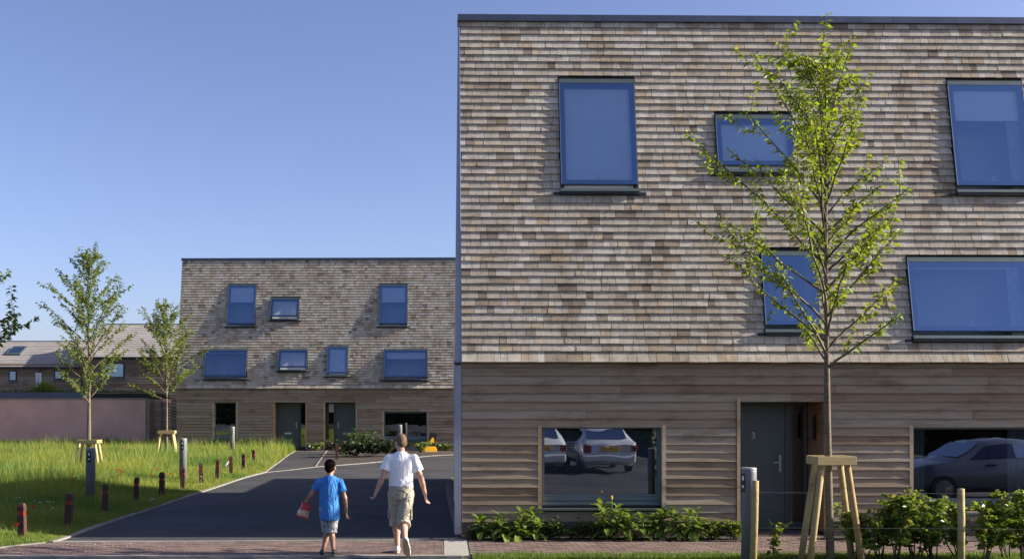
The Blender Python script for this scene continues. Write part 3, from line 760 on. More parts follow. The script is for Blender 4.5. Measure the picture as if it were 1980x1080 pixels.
pot_plant(FAR.Mw @ Vector((flow[0][0] + .55, .30, flow[0][2] + .02)), 'pale green houseplant behind the tall ground floor window of the distant house')
mb = MB()
for k in range(4):
    x = flow[1][0] + .85 + k*.21; mb = MB(); mb.box((x, .20, flow[1][2] + .19), (x + .16, .24, flow[1][2] + .33)); o = mb.build('white_card', M['white'])
    o.matrix_world = FAR.Mw; tag(o, 'white card in the row standing inside the wide window of the distant house', 'card', 'white cards on the window ledge')

# ------------------------------------------------------------------ behind on the left: garage wall, fence, houses
t = NT('grey_clay_tiles'); v = t.noise(t.pos((1.6, 9, 9)), 1, 4); c = t.ramp(v, ((.3, (.25,.24,.23)), (.55, (.33,.31,.29)), (.75, (.38,.33,.29)))); 
v2 = t.noise(t.pos((.5, .5, .8)), 1, 3); c = t.mix(c, t.ramp(v2, ((.35, (.85,.82,.8)), (.65, (1.1,1.06,1.02)))), .8, 'MULTIPLY'); t.bump(v, .5, .02); M['slate'] = t.done(c, .85)
GY = 50.0; gx1 = at(288, 778, GY).x; gx0 = -36.0
g = tag(empty('garage_block', (gx1, GY, 0)), 'low mauve rendered garage wall with a planted green roof', 'garage')
L = gx0 - gx1
mb = MB(); mb.box((L, 0, -.1), (0, 4.1, 2.33)); mb.build('wall', M['render_wall'], g)
mb = MB(); mb.box((L, -.06, 2.33), (.03, .10, 2.39)); mb.build('coping', M['kerb'], g)
mb = MB(); mb.box((L, .12, 2.40), (-3.2, .22, 2.66)); mb.build('fascia', M['metal'], g)
mb = MB(); mb.box((L, .22, 2.334), (-.05, 4.05, 2.60)); mb.build('roof_substrate', M['soil'], g)
mb = MB(); mb.box((-3.18, .12, 2.392), (-2.9, .2, 2.52)); mb.build('fascia_end', M['white'], g)
mb = MB(); mb.box((-.16, -.04, 0), (-.06, -.002, 2.32)); mb.build('corner_post', M['kerb'], g)
P = []
for k in range(2600):
    x = rng.uniform(L*.75, -.1); y = rng.uniform(.25, 1.2); a = rng.uniform(0, 6.28); tall = 1 + 2.2*math.exp(-((x + 5.4 - 0)/1.1)**2) if k % 3 == 0 else 1
    P.append((Vector((x, y, 2.60 + rng.uniform(0, .10)*tall)), Vector((math.cos(a)*.5, math.sin(a)*.5, .9)), .10*rng.uniform(.6,1.5), .04))
leaves('sedum', P, M['leaf_dark'], g, .2, 4, 'stuff')
P = []
for k in range(900):
    x = rng.gauss(0, .42); zz = abs(rng.gauss(0, .28)) * math.exp(-(x/.7)**2); a = rng.uniform(0, 6.28)
    P.append((Vector((x, rng.uniform(-.3, .3), zz)), Vector((math.cos(a)*.7, math.sin(a)*.7, .8)), .16*rng.uniform(.6,1.4), .05))
sh = tag(empty('roof_shrub', (at(85, 750, GY+.9).x, GY+.9, 2.6)), 'bright yellow green shrub growing on the garage roof', 'shrub')
leaves('foliage', P, M['leaf'], sh, .2, 5, 'stuff'); mb = MB(); mb.tube([(0,0,-.02), (.03,0,.3)], [.02,.01], 5); mb.build('stem', M['twig'], sh)
for dx in (0, 1):
    o = MB(); o.tube([(0,0,0), (0,0,1.02 - .02*dx)], .06, 10); o.lathe([(.075,.98-.02*dx),(.075,1.06-.02*dx)], 10)
    ob = o.build('flue_pipe', M['white'], None, smooth=False); ob.location = (at(71.5 + 5.5*dx, 750, 52).x, 52, 2.6); tag(ob, ('thicker' if dx else 'left') + ' white flue pipe of the pair rising from the green roof' if False else ('right' if dx else 'left') + ' one of two white flue pipes rising from the green roof', 'pipe', 'white flue pipes')
# timber fence between garage and far house
fx0, fx1 = gx1 + .03, FAR.Mw.translation.x - .03
f = tag(empty('timber_fence', (fx0, 50.2, 0)), 'dark slatted timber fence between garage wall and distant house', 'fence')
for k in range(15):
    mb = MB(); mb.box((.0, 0, .05 + k*.142), (fx1 - fx0, .022, .17 + k*.142)); mb.build('slat', M['board_far'], f)
for x in (.05, .5, fx1 - fx0 - .1):
    mb = MB(); mb.box((x, -.06, 0), (x + .09, -.002, 2.22)); mb.build('post', M['board_far'], f)
def row_house(name, label, x0, x1, y, eave, ridge, run, wins, skys):
    h = tag(empty(name, (x0, y, 0)), label, 'house', 'tiled houses behind the garage'); W = x1 - x0
    mb = MB(); mb.box((0, 0, 0), (W, run*2, eave)); 
    for x in (0, W): mb.quadmesh([(x, 0, eave), (x, run*2, eave), (x, run, ridge - .06)], ((0,1,2),))
    mb.build('wall', M['membrane'], h)
    mb = MB(); z = 2.0
    while z < eave - .05:
        mb.quad((0, -.035, z), (W, -.035, z), (W, -.012, z + .15), (0, -.012, z + .15)); mb.quad((0, -.035, z), (W, -.035, z), (W, 0, z), (0, 0, z)); z += .15
    o = mb.build('boards', M['board_far'], h); o['kind'] = 'stuff'
    sl = (ridge - eave) / run; n = int(run*2.6 / .28); mb = MB(); Q = lambda x, s, up: (x, -.15 + (run+.15)*s, eave - .1 + (ridge - eave + .1)*s + up)
    nn = 16
    for k in range(nn):
        a, b = k/nn, (k+1)/nn
        mb.quad(Q(-.15, a, .035), Q(W+.15, a, .035), Q(W+.15, b, .012), Q(-.15, b, .012)); mb.quad(Q(-.15, a, .0), Q(W+.15, a, .0), Q(W+.15, a, .035), Q(-.15, a, .035))
    mb.quad(Q(-.15, 1, .012), Q(W+.15, 1, .012), (W+.15, run*2+.15, eave-.1), (-.15, run*2+.15, eave-.1)); rf = mb.build('roof', M['slate'], h)
    mb = MB(); mb.box((-.15, run-.09, ridge-.01), (W+.15, run+.09, ridge+.045)); mb.build('ridge_cap', M['metal'], rf)
    mb = MB(); mb.box((-.15, -.19, eave-.17), (W+.15, -.10, eave-.085)); mb.build('gutter', M['apron'], rf)
    for (a, b, c, d) in wins:
        mb = MB(); mb.box((a, -.07, c), (b, -.03, d)); w = mb.build('window', M['sash'], h)
        mb = MB(); mb.box((a+.06, -.078, c+.06), (b-.06, -.071, d-.06)); mb.build('pane', M['blue_glass'], w)
        mb = MB(); mb.box((a-.06, -.12, c-.10), (b+.06, -.03, c-.03)); mb.build('sill', M['sill'], w)
    for (a, b, s0, s1) in skys:
        mb = MB(); mb.hexa([Q(a, s0, .03), Q(b, s0, .03), Q(b, s1, .03), Q(a, s1, .03), Q(a, s0, .14), Q(b, s0, .14), Q(b, s1, .14), Q(a, s1, .14)]); w = mb.build('skylight', M['sill'], rf)
        mb = MB(); mb.quad(Q(a+.08, s0+.03, .146), Q(b-.08, s0+.03, .146), Q(b-.08, s1-.03, .146), Q(a+.08, s1-.03, .146)); mb.build('pane', M['clear_glass'], w)
    return h
k = lambda px, Y: (px - VX) / FPX * Y
hy = 60.0; hl = k(-170, hy); hr = k(158, hy)
row_house('tiled_house', 'lower tiled house at far left behind the garage', hl, hr, hy, at(0, 706, hy).z, at(0, 660, hy+3.6).z, 3.6,
          [(k(18,hy)-hl, k(33,hy)-hl, at(0,736,hy).z, at(0,716,hy).z), (k(106,hy)-hl, k(122,hy)-hl, at(0,733,hy).z, at(0,716,hy).z)], [(k(12,61.5)-hl, k(40,61.5)-hl, .42, .72)])
hy = 57.0; hl2 = k(160, hy); hr2 = k(356, hy)
row_house('tiled_house', 'taller tiled house with a dark blue window beside the distant shingled house', hl2, hr2, hy, at(0, 687, hy).z, at(0, 627, hy+4.4).z, 4.4,
          [(k(198,hy)-hl2, k(241,hy)-hl2, at(0,730,hy).z, at(0,701,hy).z)], [(k(303,59.5)-hl2, k(325,59.5)-hl2, .56, .74)])

# ------------------------------------------------------------------ trees
def prof_near(t): return float(np.interp(t, [.28, .36, .46, .55, .65, .77, .87, .95], [1.15, 1.25, 1.45, 1.34, 1.08, .74, .46, .22]))
tb = at(1606, 778, 13.9); tree('street_tree', 'tall young tree with bright spring leaves in front of door 3', (tb.x, tb.y, 0), 7.12, 2.55, 24, lambda t: prof_near(t)*1.05, (-.12, 0), 54, (.088,.040), .98, 'leaf', .057, bias=(-.32, 0))
stakes((at(1607, 778, 13.85).x, 13.85, 0), 1.44, .47, 'round pine stakes with top rail around the tree by door 3', R(4))
tb = at(171, 778, 32.4); tree('street_tree', 'green young tree in the meadow in front of the mauve garage wall', (tb.x, tb.y, 0), 7.1, 1.95, 33, lambda t: prof_near(t)*1.12, (.05, 0), 48, (.105,.052), .95, 'leaf_far', .075, bias=(0, 0))
stakes((at(172, 778, 32.3).x, 32.3, 0), 1.0, .62, 'timber stakes with top rail around the meadow tree before the garage', R(-3))
tb = at(322, 778, 38.5); tree('street_tree', 'smaller young tree beside the left end of the distant shingled house', (tb.x, tb.y, 0), 6.1, 2.15, 45, lambda t: prof_near(t)*1.02, (-.02, 0), 44, (.10,.05), .9, 'leaf_far', .055)
stakes((at(323, 778, 38.4).x, 38.4, 0), 1.12, .56, 'timber stakes with top rail around the smaller meadow tree', R(5))
tb = at(-96, 778, 21.5); tree('street_tree', 'tree cut off by the left edge of the picture with dark drooping leaves', (tb.x, tb.y, 0), 5.9, 1.9, 58, lambda t: prof_near(t)*.96, (0, 0), 48, (.12,.06), 1.2, 'leaf_far', .07)

# ------------------------------------------------------------------ meadow and lawn
def inside_poly(X, Y, poly):
    c = np.zeros(len(X), dtype=bool); n = len(poly); j = n - 1
    for i in range(n):
        xi, yi = poly[i]; xj, yj = poly[j]
        c ^= ((yi > Y) != (yj > Y)) & (X < (xj - xi) * (Y - yi) / (yj - yi + 1e-12) + xi); j = i
    return c
def blades(name, label, X, Y, H, Wd, mat, seed, cat='grass', z0=.01):
    rs = np.random.RandomState(seed); n = len(X); a = rs.uniform(0, 6.283, n); lean = rs.uniform(.08, .45, n) * H; b = rs.uniform(0, 6.283, n)
    dx, dy = np.cos(a) * Wd / 2, np.sin(a) * Wd / 2; lx, ly = np.cos(b) * lean, np.sin(b) * lean
    Z = np.full(n, z0)
    V = np.stack([np.stack([X-dx, Y-dy, Z], 1), np.stack([X+dx, Y+dy, Z], 1), np.stack([X+lx*.35+dx*.75, Y+ly*.35+dy*.75, Z+H*.55], 1), np.stack([X+lx*.35-dx*.75, Y+ly*.35-dy*.75, Z+H*.55], 1), np.stack([X+lx, Y+ly, Z+H], 1)], 1).reshape(-1, 3)
    o = (np.arange(n) * 5)[:, None]
    F = np.concatenate([o + np.array([[0, 1, 2]]), o + np.array([[0, 2, 3]]), o + np.array([[3, 2, 4]])], 0)
    ob = np_mesh(name, V, F, mat); tag(ob, label, cat, None, 'stuff'); return ob
rs = np.random.RandomState(5); tp = [(p.x, p.y) for p in turf]
N = 900000; Yr = np.exp(rs.uniform(math.log(14.6), math.log(50), N)); Xr = (rs.uniform(-60, 620, N) - VX) / FPX * Yr
ok = inside_poly(Xr, Yr, tp); Xr, Yr = Xr[ok], Yr[ok]
patch = np.sin(Xr*1.3 + 1.7*np.sin(Yr*.9)) * np.sin(Yr*1.1 + np.sin(Xr*.7)) 
kx = np.array([p.x for p in KERB]); ky = np.array([p.y for p in KERB]); near_edge = np.min(np.hypot(Xr[:, None] - kx[None, ::3], Yr[:, None] - ky[None, ::3]), axis=1)
Hg = rs.uniform(.12, .36, len(Xr)) * (1 + .35*patch) * np.clip(.12 + near_edge*.30, .12, 1.0)
tallm = (rs.rand(len(Xr)) < .07) & (near_edge > .25); Hg[tallm] *= rs.uniform(1.3, 2.1, tallm.sum())
blades('meadow_grass', 'long sunlit and shaded meadow grass left of the side road', Xr, Yr, Hg, .0035 + .00027*Yr, M['grass'], 2)
n = 36000; X = rs.uniform(.42, 8.6, n); Y = rs.uniform(13.2, 14.62, n) + .05*np.sin(X*7)
blades('lawn_verge', 'thin strip of bright mown lawn along the brick path', X, Y, rs.uniform(.03, .075, n), np.full(n, .006), M['lawn'], 3)
# poppies and white flowers in the grass
mbp = MB(); mbp.tube([(0,0,0), (.01,0,.25), (.0,.01,.45)], .004, 4, 1)
for q in range(5):
    a = q*1.257; c, s_ = math.cos(a), math.sin(a); mbp.quadmesh([(0,0,.45), (.045*c-.03*s_,.045*s_+.03*c,.475), (.06*c,.06*s_,.50), (.045*c+.03*s_,.045*s_-.03*c,.475)], ((0,1,2,3),), 0)
pme = mbp.mesh('poppy', [M['poppy'], M['stem']])
spots = [(36,1048),(150,940),(137,930),(210,935),(224,923),(216,938),(232,930),(250,930),(241,925),(260,928),(285,930),(50,872),(65,870),(82,868),(240,870),(120,872),(20,875),(186,938),(109,940),(378,905),(322,900),(470,898),(335,925),(345,918),(300,915),(415,930),(55,1010)]
for i, (x, y) in enumerate(spots[::2] + spots[1:8:4]):
    p = gp(x, y + 18); o = bpy.data.objects.new('poppy', pme); link(o); o.location = (p.x, p.y, .0); s = rng.uniform(.75, 1.0); o.scale = (s*.85, s*.85, s); o.rotation_euler = (rng.uniform(-.2,.2), rng.uniform(-.2,.2), rng.uniform(0, 6))
    tag(o, 'red poppy flowering in the long meadow grass', 'poppy', 'poppies in the meadow')
mbd = MB(); mbd.tube([(0,0,0), (.01,0,.36)], .003, 4, 1); mbd.lathe([(.0,.355),(.017,.362),(.016,.368),(.004,.37)], 8, (0.01,0,0), 0); dme = mbd.mesh('white_flower', [M['daisy'], M['stem']])
for i, (x, y) in enumerate([(30,985),(37,984),(65,992),(76,995),(89,993),(95,994),(102,994),(101,1008),(292,985),(296,988),(45,905),(50,906),(290,990),(388,935),(392,938)]):
    p = gp(x, y + 14); o = bpy.data.objects.new('white_flower', dme); link(o); o.location = (p.x, p.y, 0); tag(o, 'small white flower head in the shaded meadow grass', 'flower', 'white flowers in the meadow')

# ------------------------------------------------------------------ posts and bollards
pm = MB(); w = .052
pm.box((-w,-w,-.2), (w,w,.40)); pm.hexa([(-w,-w,.535),(w,-w,.535),(w,w,.535),(-w,w,.535),(-w*.7,-w*.7,.585),(w*.7,-w*.7,.585),(w*.7,w*.7,.585),(-w*.7,w*.7,.585)]); pm.box((-w,-w,.462), (w,w,.535))
pm.box((-w*.8,-w*.8,.395), (w*.8,w*.8,.466))
post_me = pm.mesh('post_shaft', M['post']); bm_ = MB(); bm_.box((-w*.86,-w*.86,.402), (w*.86,w*.86,.460)); band_me = bm_.mesh('red_band', M['red_band'])
posts = [(43,972),(132,953),(203,935),(263,922),(313,912),(353,902.5),(389,894.5),(420,887.5),(447,881),(470.5,876.5),(491,869),(510,856),(651,864)]
ordn = ['first', 'second', 'third', 'fourth', 'fifth', 'sixth', 'seventh', 'eighth', 'ninth', 'tenth', 'eleventh', 'twelfth']
for i, (x, y) in enumerate(posts):
    Y = FPX * (EYE - .585) / (y - VY) if i != 12 else 39.0
    if i == 11: Y = 42.0
    z = 0.0; p = Vector(((x - VX)/FPX*Y, Y, z))
    o = empty('timber_post', p, rng.uniform(-.25, .25)); o.rotation_euler.x = rng.uniform(-.03, .03); o.rotation_euler.y = rng.uniform(-.03, .03)
    tag(o, (ordn[i] + ' red banded timber post from the left along the meadow edge') if i < 12 else 'sunlit timber post standing in the shrubs left of the white shirt', 'post', 'timber posts with red bands')
    a = bpy.data.objects.new('post_shaft', post_me); link(a, o); b = bpy.data.objects.new('red_band', band_me); link(b, o)
bo = MB(); bo.lathe([(.10,-.1),(.10,1.15),(.098,1.17)], 28); bs = bo.mesh('tube', M['bollard'], True)
cp = MB(); cp.lathe([(.101,1.171),(.101,1.185),(.094,1.20),(.0,1.204)], 28); cs = cp.mesh('cap', M['bollard_top'])
def curved(w0, w1, z0, z1, r, mat, name):
    m = MB(); n = 8
    for i in range(n):
        a, b = w0 + (w1-w0)*i/n, w0 + (w1-w0)*(i+1)/n
        m.quad((r*math.sin(a), -r*math.cos(a), z0), (r*math.sin(b), -r*math.cos(b), z0), (r*math.sin(b), -r*math.cos(b), z1), (r*math.sin(a), -r*math.cos(a), z1))
    return m.mesh(name, mat)
pl_me = curved(-.42, .42, .90, 1.13, .1015, M['black'], 'number_plate'); gl1 = curved(-.16, .2, 1.045, 1.10, .103, M['white'], 'white_mark'); gl2 = curved(-.16, .2, .955, .985, .103, M['white'], 'white_mark')
bl = [(175,21.8,1.0,0.0,'grey bollard light standing before the staked meadow tree'),(354,27.6,1.0,0.0,'grey bollard light right of the smaller staked tree'),(449,41.0,1.0,.0,'grey bollard light before the tall window of the distant house'),(1448,13.75,1.075,-1.15,'large grey bollard light in front of door 3'),(773,44.4,1.0,0,'grey bollard light before the wide window of the distant house')]
for x, Y, s, rz, lab in bl:
    o = tag(empty('bollard_light', ((x - VX)/FPX*Y, Y, 0), rz), lab, 'bollard', 'grey bollard lights'); o.scale = (1, 1, s)
    for nme, me in (('tube', bs), ('cap', cs)): link(bpy.data.objects.new(nme, me), o)
    pt = link(bpy.data.objects.new('label_plate', pl_me), o); link(bpy.data.objects.new('white_mark', gl1), pt); link(bpy.data.objects.new('white_mark', gl2), pt)
# bottle left leaning behind one of the posts
p = gp(432, 915); o = MB(); o.lathe([(.0,0),(.032,.005),(.034,.18),(.014,.24),(.014,.27)], 12); b = o.build('plastic_bottle', M['white'], None, True); b.location = (p.x, p.y, .18); b.rotation_euler = (0, R(38), 0)
tag(b, 'pale bottle leaning in the grass beside the seventh timber post', 'bottle'); c_ = MB(); c_.lathe([(.017,.268),(.017,.29)], 10); c_.build('cap', M['poppy'], b)

# hedge stakes and wires on the right
sm = MB(); sm.tube([(0,0,-.1), (0.005,0,.6), (.0,0,1.0)], [.05,.048,.046], 12); sme = sm.mesh('hedge_stake', M['stake'], True)
for x, Y, h, lab, ry in ((1463, 13.55, 1.13, 'round timber fence stake beside the large grey bollard light', .03), (1858, 13.6, 1.02, 'round timber fence stake among the hedge shrubs', .0)):
    o = bpy.data.objects.new('fence_stake', sme); link(o); o.location = ((x - VX - 8*ry*30)/FPX*Y, Y, 0); o.scale = (.95, .95, h); o.rotation_euler = (0, ry, 0); tag(o, lab, 'stake', 'round timber fence stakes')
for z, lab in ((.98, 'upper'), (.52, 'lower')):
    m = MB(); a, b = at(1462, 778, 13.5), at(2120, 778, 13.55); m.tube([(a.x, a.y, z), ((a.x+b.x)/2, 13.52, z-.012), (b.x, b.y, z-.03)], .0012, 5); o = m.build('fence_wire', M['wire']); tag(o, lab + ' thin wire strung between the round fence stakes', 'wire', 'fence wires')
# hedge shrubs
def shrub(name, label, loc, w, h, n, seed, mat, leaf=(.06,.036), stems=5, group=None, hollow=.0, base=.22):
    r = random.Random(seed); root = tag(empty(name, loc), label, 'shrub', group); P = []
    for s in range(stems):
        a = r.uniform(0, 6.28); rad = w * r.uniform(.3, 1.0); tip = Vector((math.cos(a)*rad, math.sin(a)*rad*.6, h*r.uniform(.75, 1.0))); p0 = Vector((r.uniform(-.05,.05), r.uniform(-.05,.05), -.02))
        mid = p0.lerp(tip, .5) + Vector((r.uniform(-.06,.06), r.uniform(-.06,.06), r.uniform(0, .08))); line = [p0, p0.lerp(mid, .5) + Vector((r.uniform(-.03,.03), 0, 0)), mid, mid.lerp(tip, .5) + Vector((r.uniform(-.04,.04), 0, .02)), tip]
        mb = MB(); mb.tube(line, [.010,.009,.007,.005,.003], 5)
        tw = []
        for k in range(9):
            f = r.uniform(1.0, 4.0); i = min(int(f), 3); q = line[i].lerp(line[i+1], f-i); a2 = r.uniform(0, 6.28); l2 = r.uniform(.08, .26) * (.6 + .8*w); d = Vector((math.cos(a2), math.sin(a2)*.8, r.uniform(-.2, .8)))
            t2 = [q, q + d*l2*.5, q + d*l2]; mb.tube(t2, [.004,.003,.002], 4); tw.append(t2)
        mb.build('stem', M['twig'], root, True)
        for k in range(n // stems):
            ln = r.choice(tw) if r.random() < .8 else line; f = r.uniform(.15 if len(ln) == 3 else 1.2, len(ln) - 1.001); i = int(f); q = ln[i].lerp(ln[i+1], f-i); a2 = r.uniform(0, 6.28)
            d = Vector((math.cos(a2), math.sin(a2), r.uniform(-.5, .7))); P.append((q, d, leaf[0]*r.uniform(.6,1.35), leaf[1]*r.uniform(.6,1.3)))
    leaves('foliage', P, M[mat], root, .15, seed, 'stuff'); return root
for i, (x, Y, w, h, n, st, lab) in enumerate([(1500,13.7,.14,.62,60,2,'thin sparse sapling with a few bronze leaves between the tree stakes'),(1662,13.9,.28,.80,420,5,'hedge shrub growing through the right legs of the tree stakes'),(1735,13.85,.34,.95,620,6,'bushy hedge shrub left of the curtained ground floor window'),(1805,13.95,.32,.86,560,6,'hedge shrub immediately left of the round stake in the hedge'),(1905,13.85,.36,.92,640,6,'hedge shrub immediately right of the round stake in the hedge'),(1985,13.9,.36,1.0,600,6,'hedge shrub cut by the right edge of the picture'),(1772,14.15,.34,.9,520,6,'bushy hedge shrub standing behind the gap left of the hedge stake'),(1945,14.15,.36,.88,520,6,'hedge shrub standing behind the gap right of the hedge stake'),(1700,14.12,.3,.72,420,5,'low hedge shrub just right of the tree stakes'),(1852,14.2,.34,.84,520,6,'hedge shrub standing directly behind the round hedge stake')]):
    shrub('hedge_shrub', lab, ((x - VX)/FPX*Y, Y, 0), w*1.15, h, int(n*1.6), 70 + i, 'leaf_hedge', (.078,.048), st, 'young hedge shrubs')

# ------------------------------------------------------------------ beds against the houses
def big_leaf_mesh(k):
    m = MB(); n = 6; r = random.Random(k); L = 1.0
    for i in range(n + 1):
        t = i/n; wd = .21*math.sin(math.pi*min(1, t*.93+.05))**.8; z = .16*math.sin(t*2.4) - .20*t*t; m.v += [(t, -wd, z + .05), (t, 0, z), (t, wd, z + .05)]
    for i in range(n):
        for j in (0, 1): a = i*3 + j; m.f.append((a, a+1, a+4, a+3)); m.m.append(0)
    return m.mesh('leaf', M['leaf_bed'], True)
BL = [big_leaf_mesh(k) for k in range(2)]
def rosette_plant(label, loc, h, heads, w, seed):
    r = random.Random(seed); root = tag(empty('broadleaf_plant', loc), label, 'plant', 'broad leaved plants in the bed under the window')
    for q in range(heads):
        x, y = (r.uniform(-w, w), r.uniform(-.12, .12)) if heads > 1 else (0, 0); hh = h * r.uniform(.55, 1.0)
        m = MB(); m.tube([(x*.5, y, -.02), (x*.8, y, hh*.5), (x, y, hh)], [.010,.009,.006], 5); m.build('stem', M['stem'], root, True)
        a = r.uniform(0, 6)
        for k in range(13):
            a += 2.4; zz = max(.04, hh * (1 - .055*k)); el = .70 - .105*k + r.uniform(-.15, .15); s = r.uniform(.17, .27) * (.75 + .03*k)
            o = bpy.data.objects.new('leaf', BL[k % 2]); link(o, root); o.location = (x*(.5+.5*zz/h), y, zz); o.rotation_euler = (r.uniform(-.3,.3), -el, a); o.scale = (s, s, s)
for i, (x, h, hd, w, lab) in enumerate([(945,.38,3,.13,'broad leaved plant nearest the corner of the shingled house'),(985,.34,2,.12,'broad leaved plant left of the tallest one near the house corner'),(1022,.50,3,.14,'tall broad leaved plant below the left edge of the blinds window'),(1180,.60,3,.12,'tallest broad leaved plant with a dry flower spike under the blinds window'),(1222,.46,3,.15,'broad leaved plant right of the dry flower spike'),(1268,.47,3,.15,'broad leaved plant below the right edge of the blinds window'),(1325,.46,4,.17,'broad leaved plant at the right end of the window bed')]):
    Y = 16.18; rosette_plant(lab, ((x - VX)/FPX*Y, Y, .02), h*.92, hd + 2, w*1.45, 200 + i)
m = MB(); m.tube([(0,0,0), (.01,0,.3), (0,0,.62)], .006, 5); m.ball((0,0,.65), (.018,.018,.035), 8, 1); o = m.build('dry_flower_spike', [M['stem'], M['yellow']]); p = at(1183, 778, 16.15); o.location = (p.x, p.y, .02); tag(o, 'dry flower spike rising before the sill of the blinds window', 'flower')
for i, (x, Y, w, h, n, lab) in enumerate([(918,16.2,.16,.16,160,'dark low plant at the very corner of the shingled house'),(1070,16.2,.26,.27,420,'dark small leaved plant below the middle of the blinds window'),(1115,16.22,.16,.24,180,'low loose plant left of the dry flower spike'),(1150,16.2,.18,.24,220,'low dark plant touching the tallest broad leaved plant'),(1380,16.2,.28,.26,480,'low small leaved plant left of the door step'),(1418,16.15,.2,.26,300,'low small leaved plant against the door step'),(1640,16.2,.26,.26,380,'low dark plant right of the door step behind the stakes'),(1760,16.25,.4,.24,420,'low dark plants under the curtained window')]):
    shrub('bed_plant', lab, ((x - VX)/FPX*Y, Y, .0), w*1.1, h, n*2, 300 + i, 'leaf_hedge' if x in (1380,1418) else 'leaf_dark', (.055,.036), 6, 'low plants in the house bed')
for i, (x, Y, w, h, n, mat, lab) in enumerate([(672,40.6,1.3,.55,1500,'leaf_evergreen','dark shrub around the sunlit post before the right green door'),(712,40.8,1.4,.62,1500,'leaf_evergreen','tall dark shrub below the right green door'),(752,41.2,1.2,.6,1500,'leaf_evergreen','dark shrub hidden partly by the white shirt'),(690,42.8,1.0,.95,900,'leaf_dark','tallest dark shrub against the boards between door and wide window'),(812,44.2,.5,.45,300,'leaf_bed','bright leafy plant beside the yellow sign'),(608,46.0,.35,.35,260,'leaf_bed','small pale plant between the two green doors'),(860,45.9,.5,.3,260,'leaf_hedge','low green plant right of the yellow sign'),(480,45.6,.6,.55,300,'leaf_dark','dark plant below the boards left of the green doors'),(512,45.7,.4,.4,240,'leaf_dark','dark plant at the left jamb of the left green door'),(405,45.8,.6,.4,260,'leaf_dark','dark plant below the tall ground floor window')]):
    shrub('garden_shrub', lab, ((x - VX)/FPX*Y, Y, .0), w, h, n, 400 + i, mat, (.11,.065), 7, 'shrubs before the distant house')
# yellow and black standing sign
p = gp(832, 873); r_ = tag(empty('standing_sign', (p.x, p.y, 0), R(10)), 'small yellow and black standing sign by the bed of the distant house', 'sign')
m = MB(); m.box((-.27,-.12,0), (.27,.12,.16)); m.box((-.23,-.10,.16), (.23,.10,.24)); m.build('base', M['yellow'], r_, bevel=.015)
X = Matrix.Translation((.02,0,.24)) @ Matrix.Rotation(R(12), 4, 'Y'); m = MB(); m.box((-.15,-.03,0), (.17,.03,.62), X); m.build('panel', M['black'], r_, bevel=.01)
m = MB(); m.hexa([X @ Vector(q) for q in ((-.10,-.036,.18),(.12,-.036,.18),(.12,-.031,.18),(-.10,-.031,.18),(-.02,-.036,.40),(.05,-.036,.40),(.05,-.031,.40),(-.02,-.031,.40))]); m.build('yellow_mark', M['yellow'], r_)

# low timber fence running on behind the near house
gf = tag(empty('garden_fence', (.52, 24.25, 0)), 'timber garden fence behind the near house shading the side road', 'fence')
for q in range(13):
    mb = MB(); mb.box((0, 0, .05 + q*.165), (.022, 5.0, .21 + q*.165)); mb.build('slat', M['board'], gf)
for q in range(4):
    mb = MB(); mb.box((.024, .05 + q*1.6, -.05), (.11, .14 + q*1.6, 2.2)); mb.build('post', M['board'], gf)

# ------------------------------------------------------------------ across the street: what the ground floor windows mirror
def street_hedge(label, x0, x1, y, h, mat, seed, n):
    r = random.Random(seed); root = tag(empty('street_hedge', ((x0+x1)/2, y, 0)), label, 'hedge', 'hedges across the street'); W = (x1-x0)/2; P = []
    mb = MB(); mb.box((-W+.2, -.5, 0), (W-.2, .5, h-.3)); mb.build('core', M['soil'], root)
    for q in range(n):
        a = r.uniform(0, 6.28); P.append((Vector((r.uniform(-W, W), r.uniform(.35, .85), r.uniform(.05, h))), Vector((math.cos(a), abs(math.sin(a)), r.uniform(-.6, .6))), .24*r.uniform(.6,1.4), .15))
    leaves('foliage', P, M[mat], root, .2, seed, 'stuff')
street_hedge('dark green hedge across the street mirrored in the blinds window', -32, 9.5, -9.0, 3.6, 'leaf_dark', 5, 13000)
street_hedge('copper leaved hedge across the street mirrored in the curtained window', 9.6, 30, -9.0, 4.2, 'leaf_copper', 6, 6500)
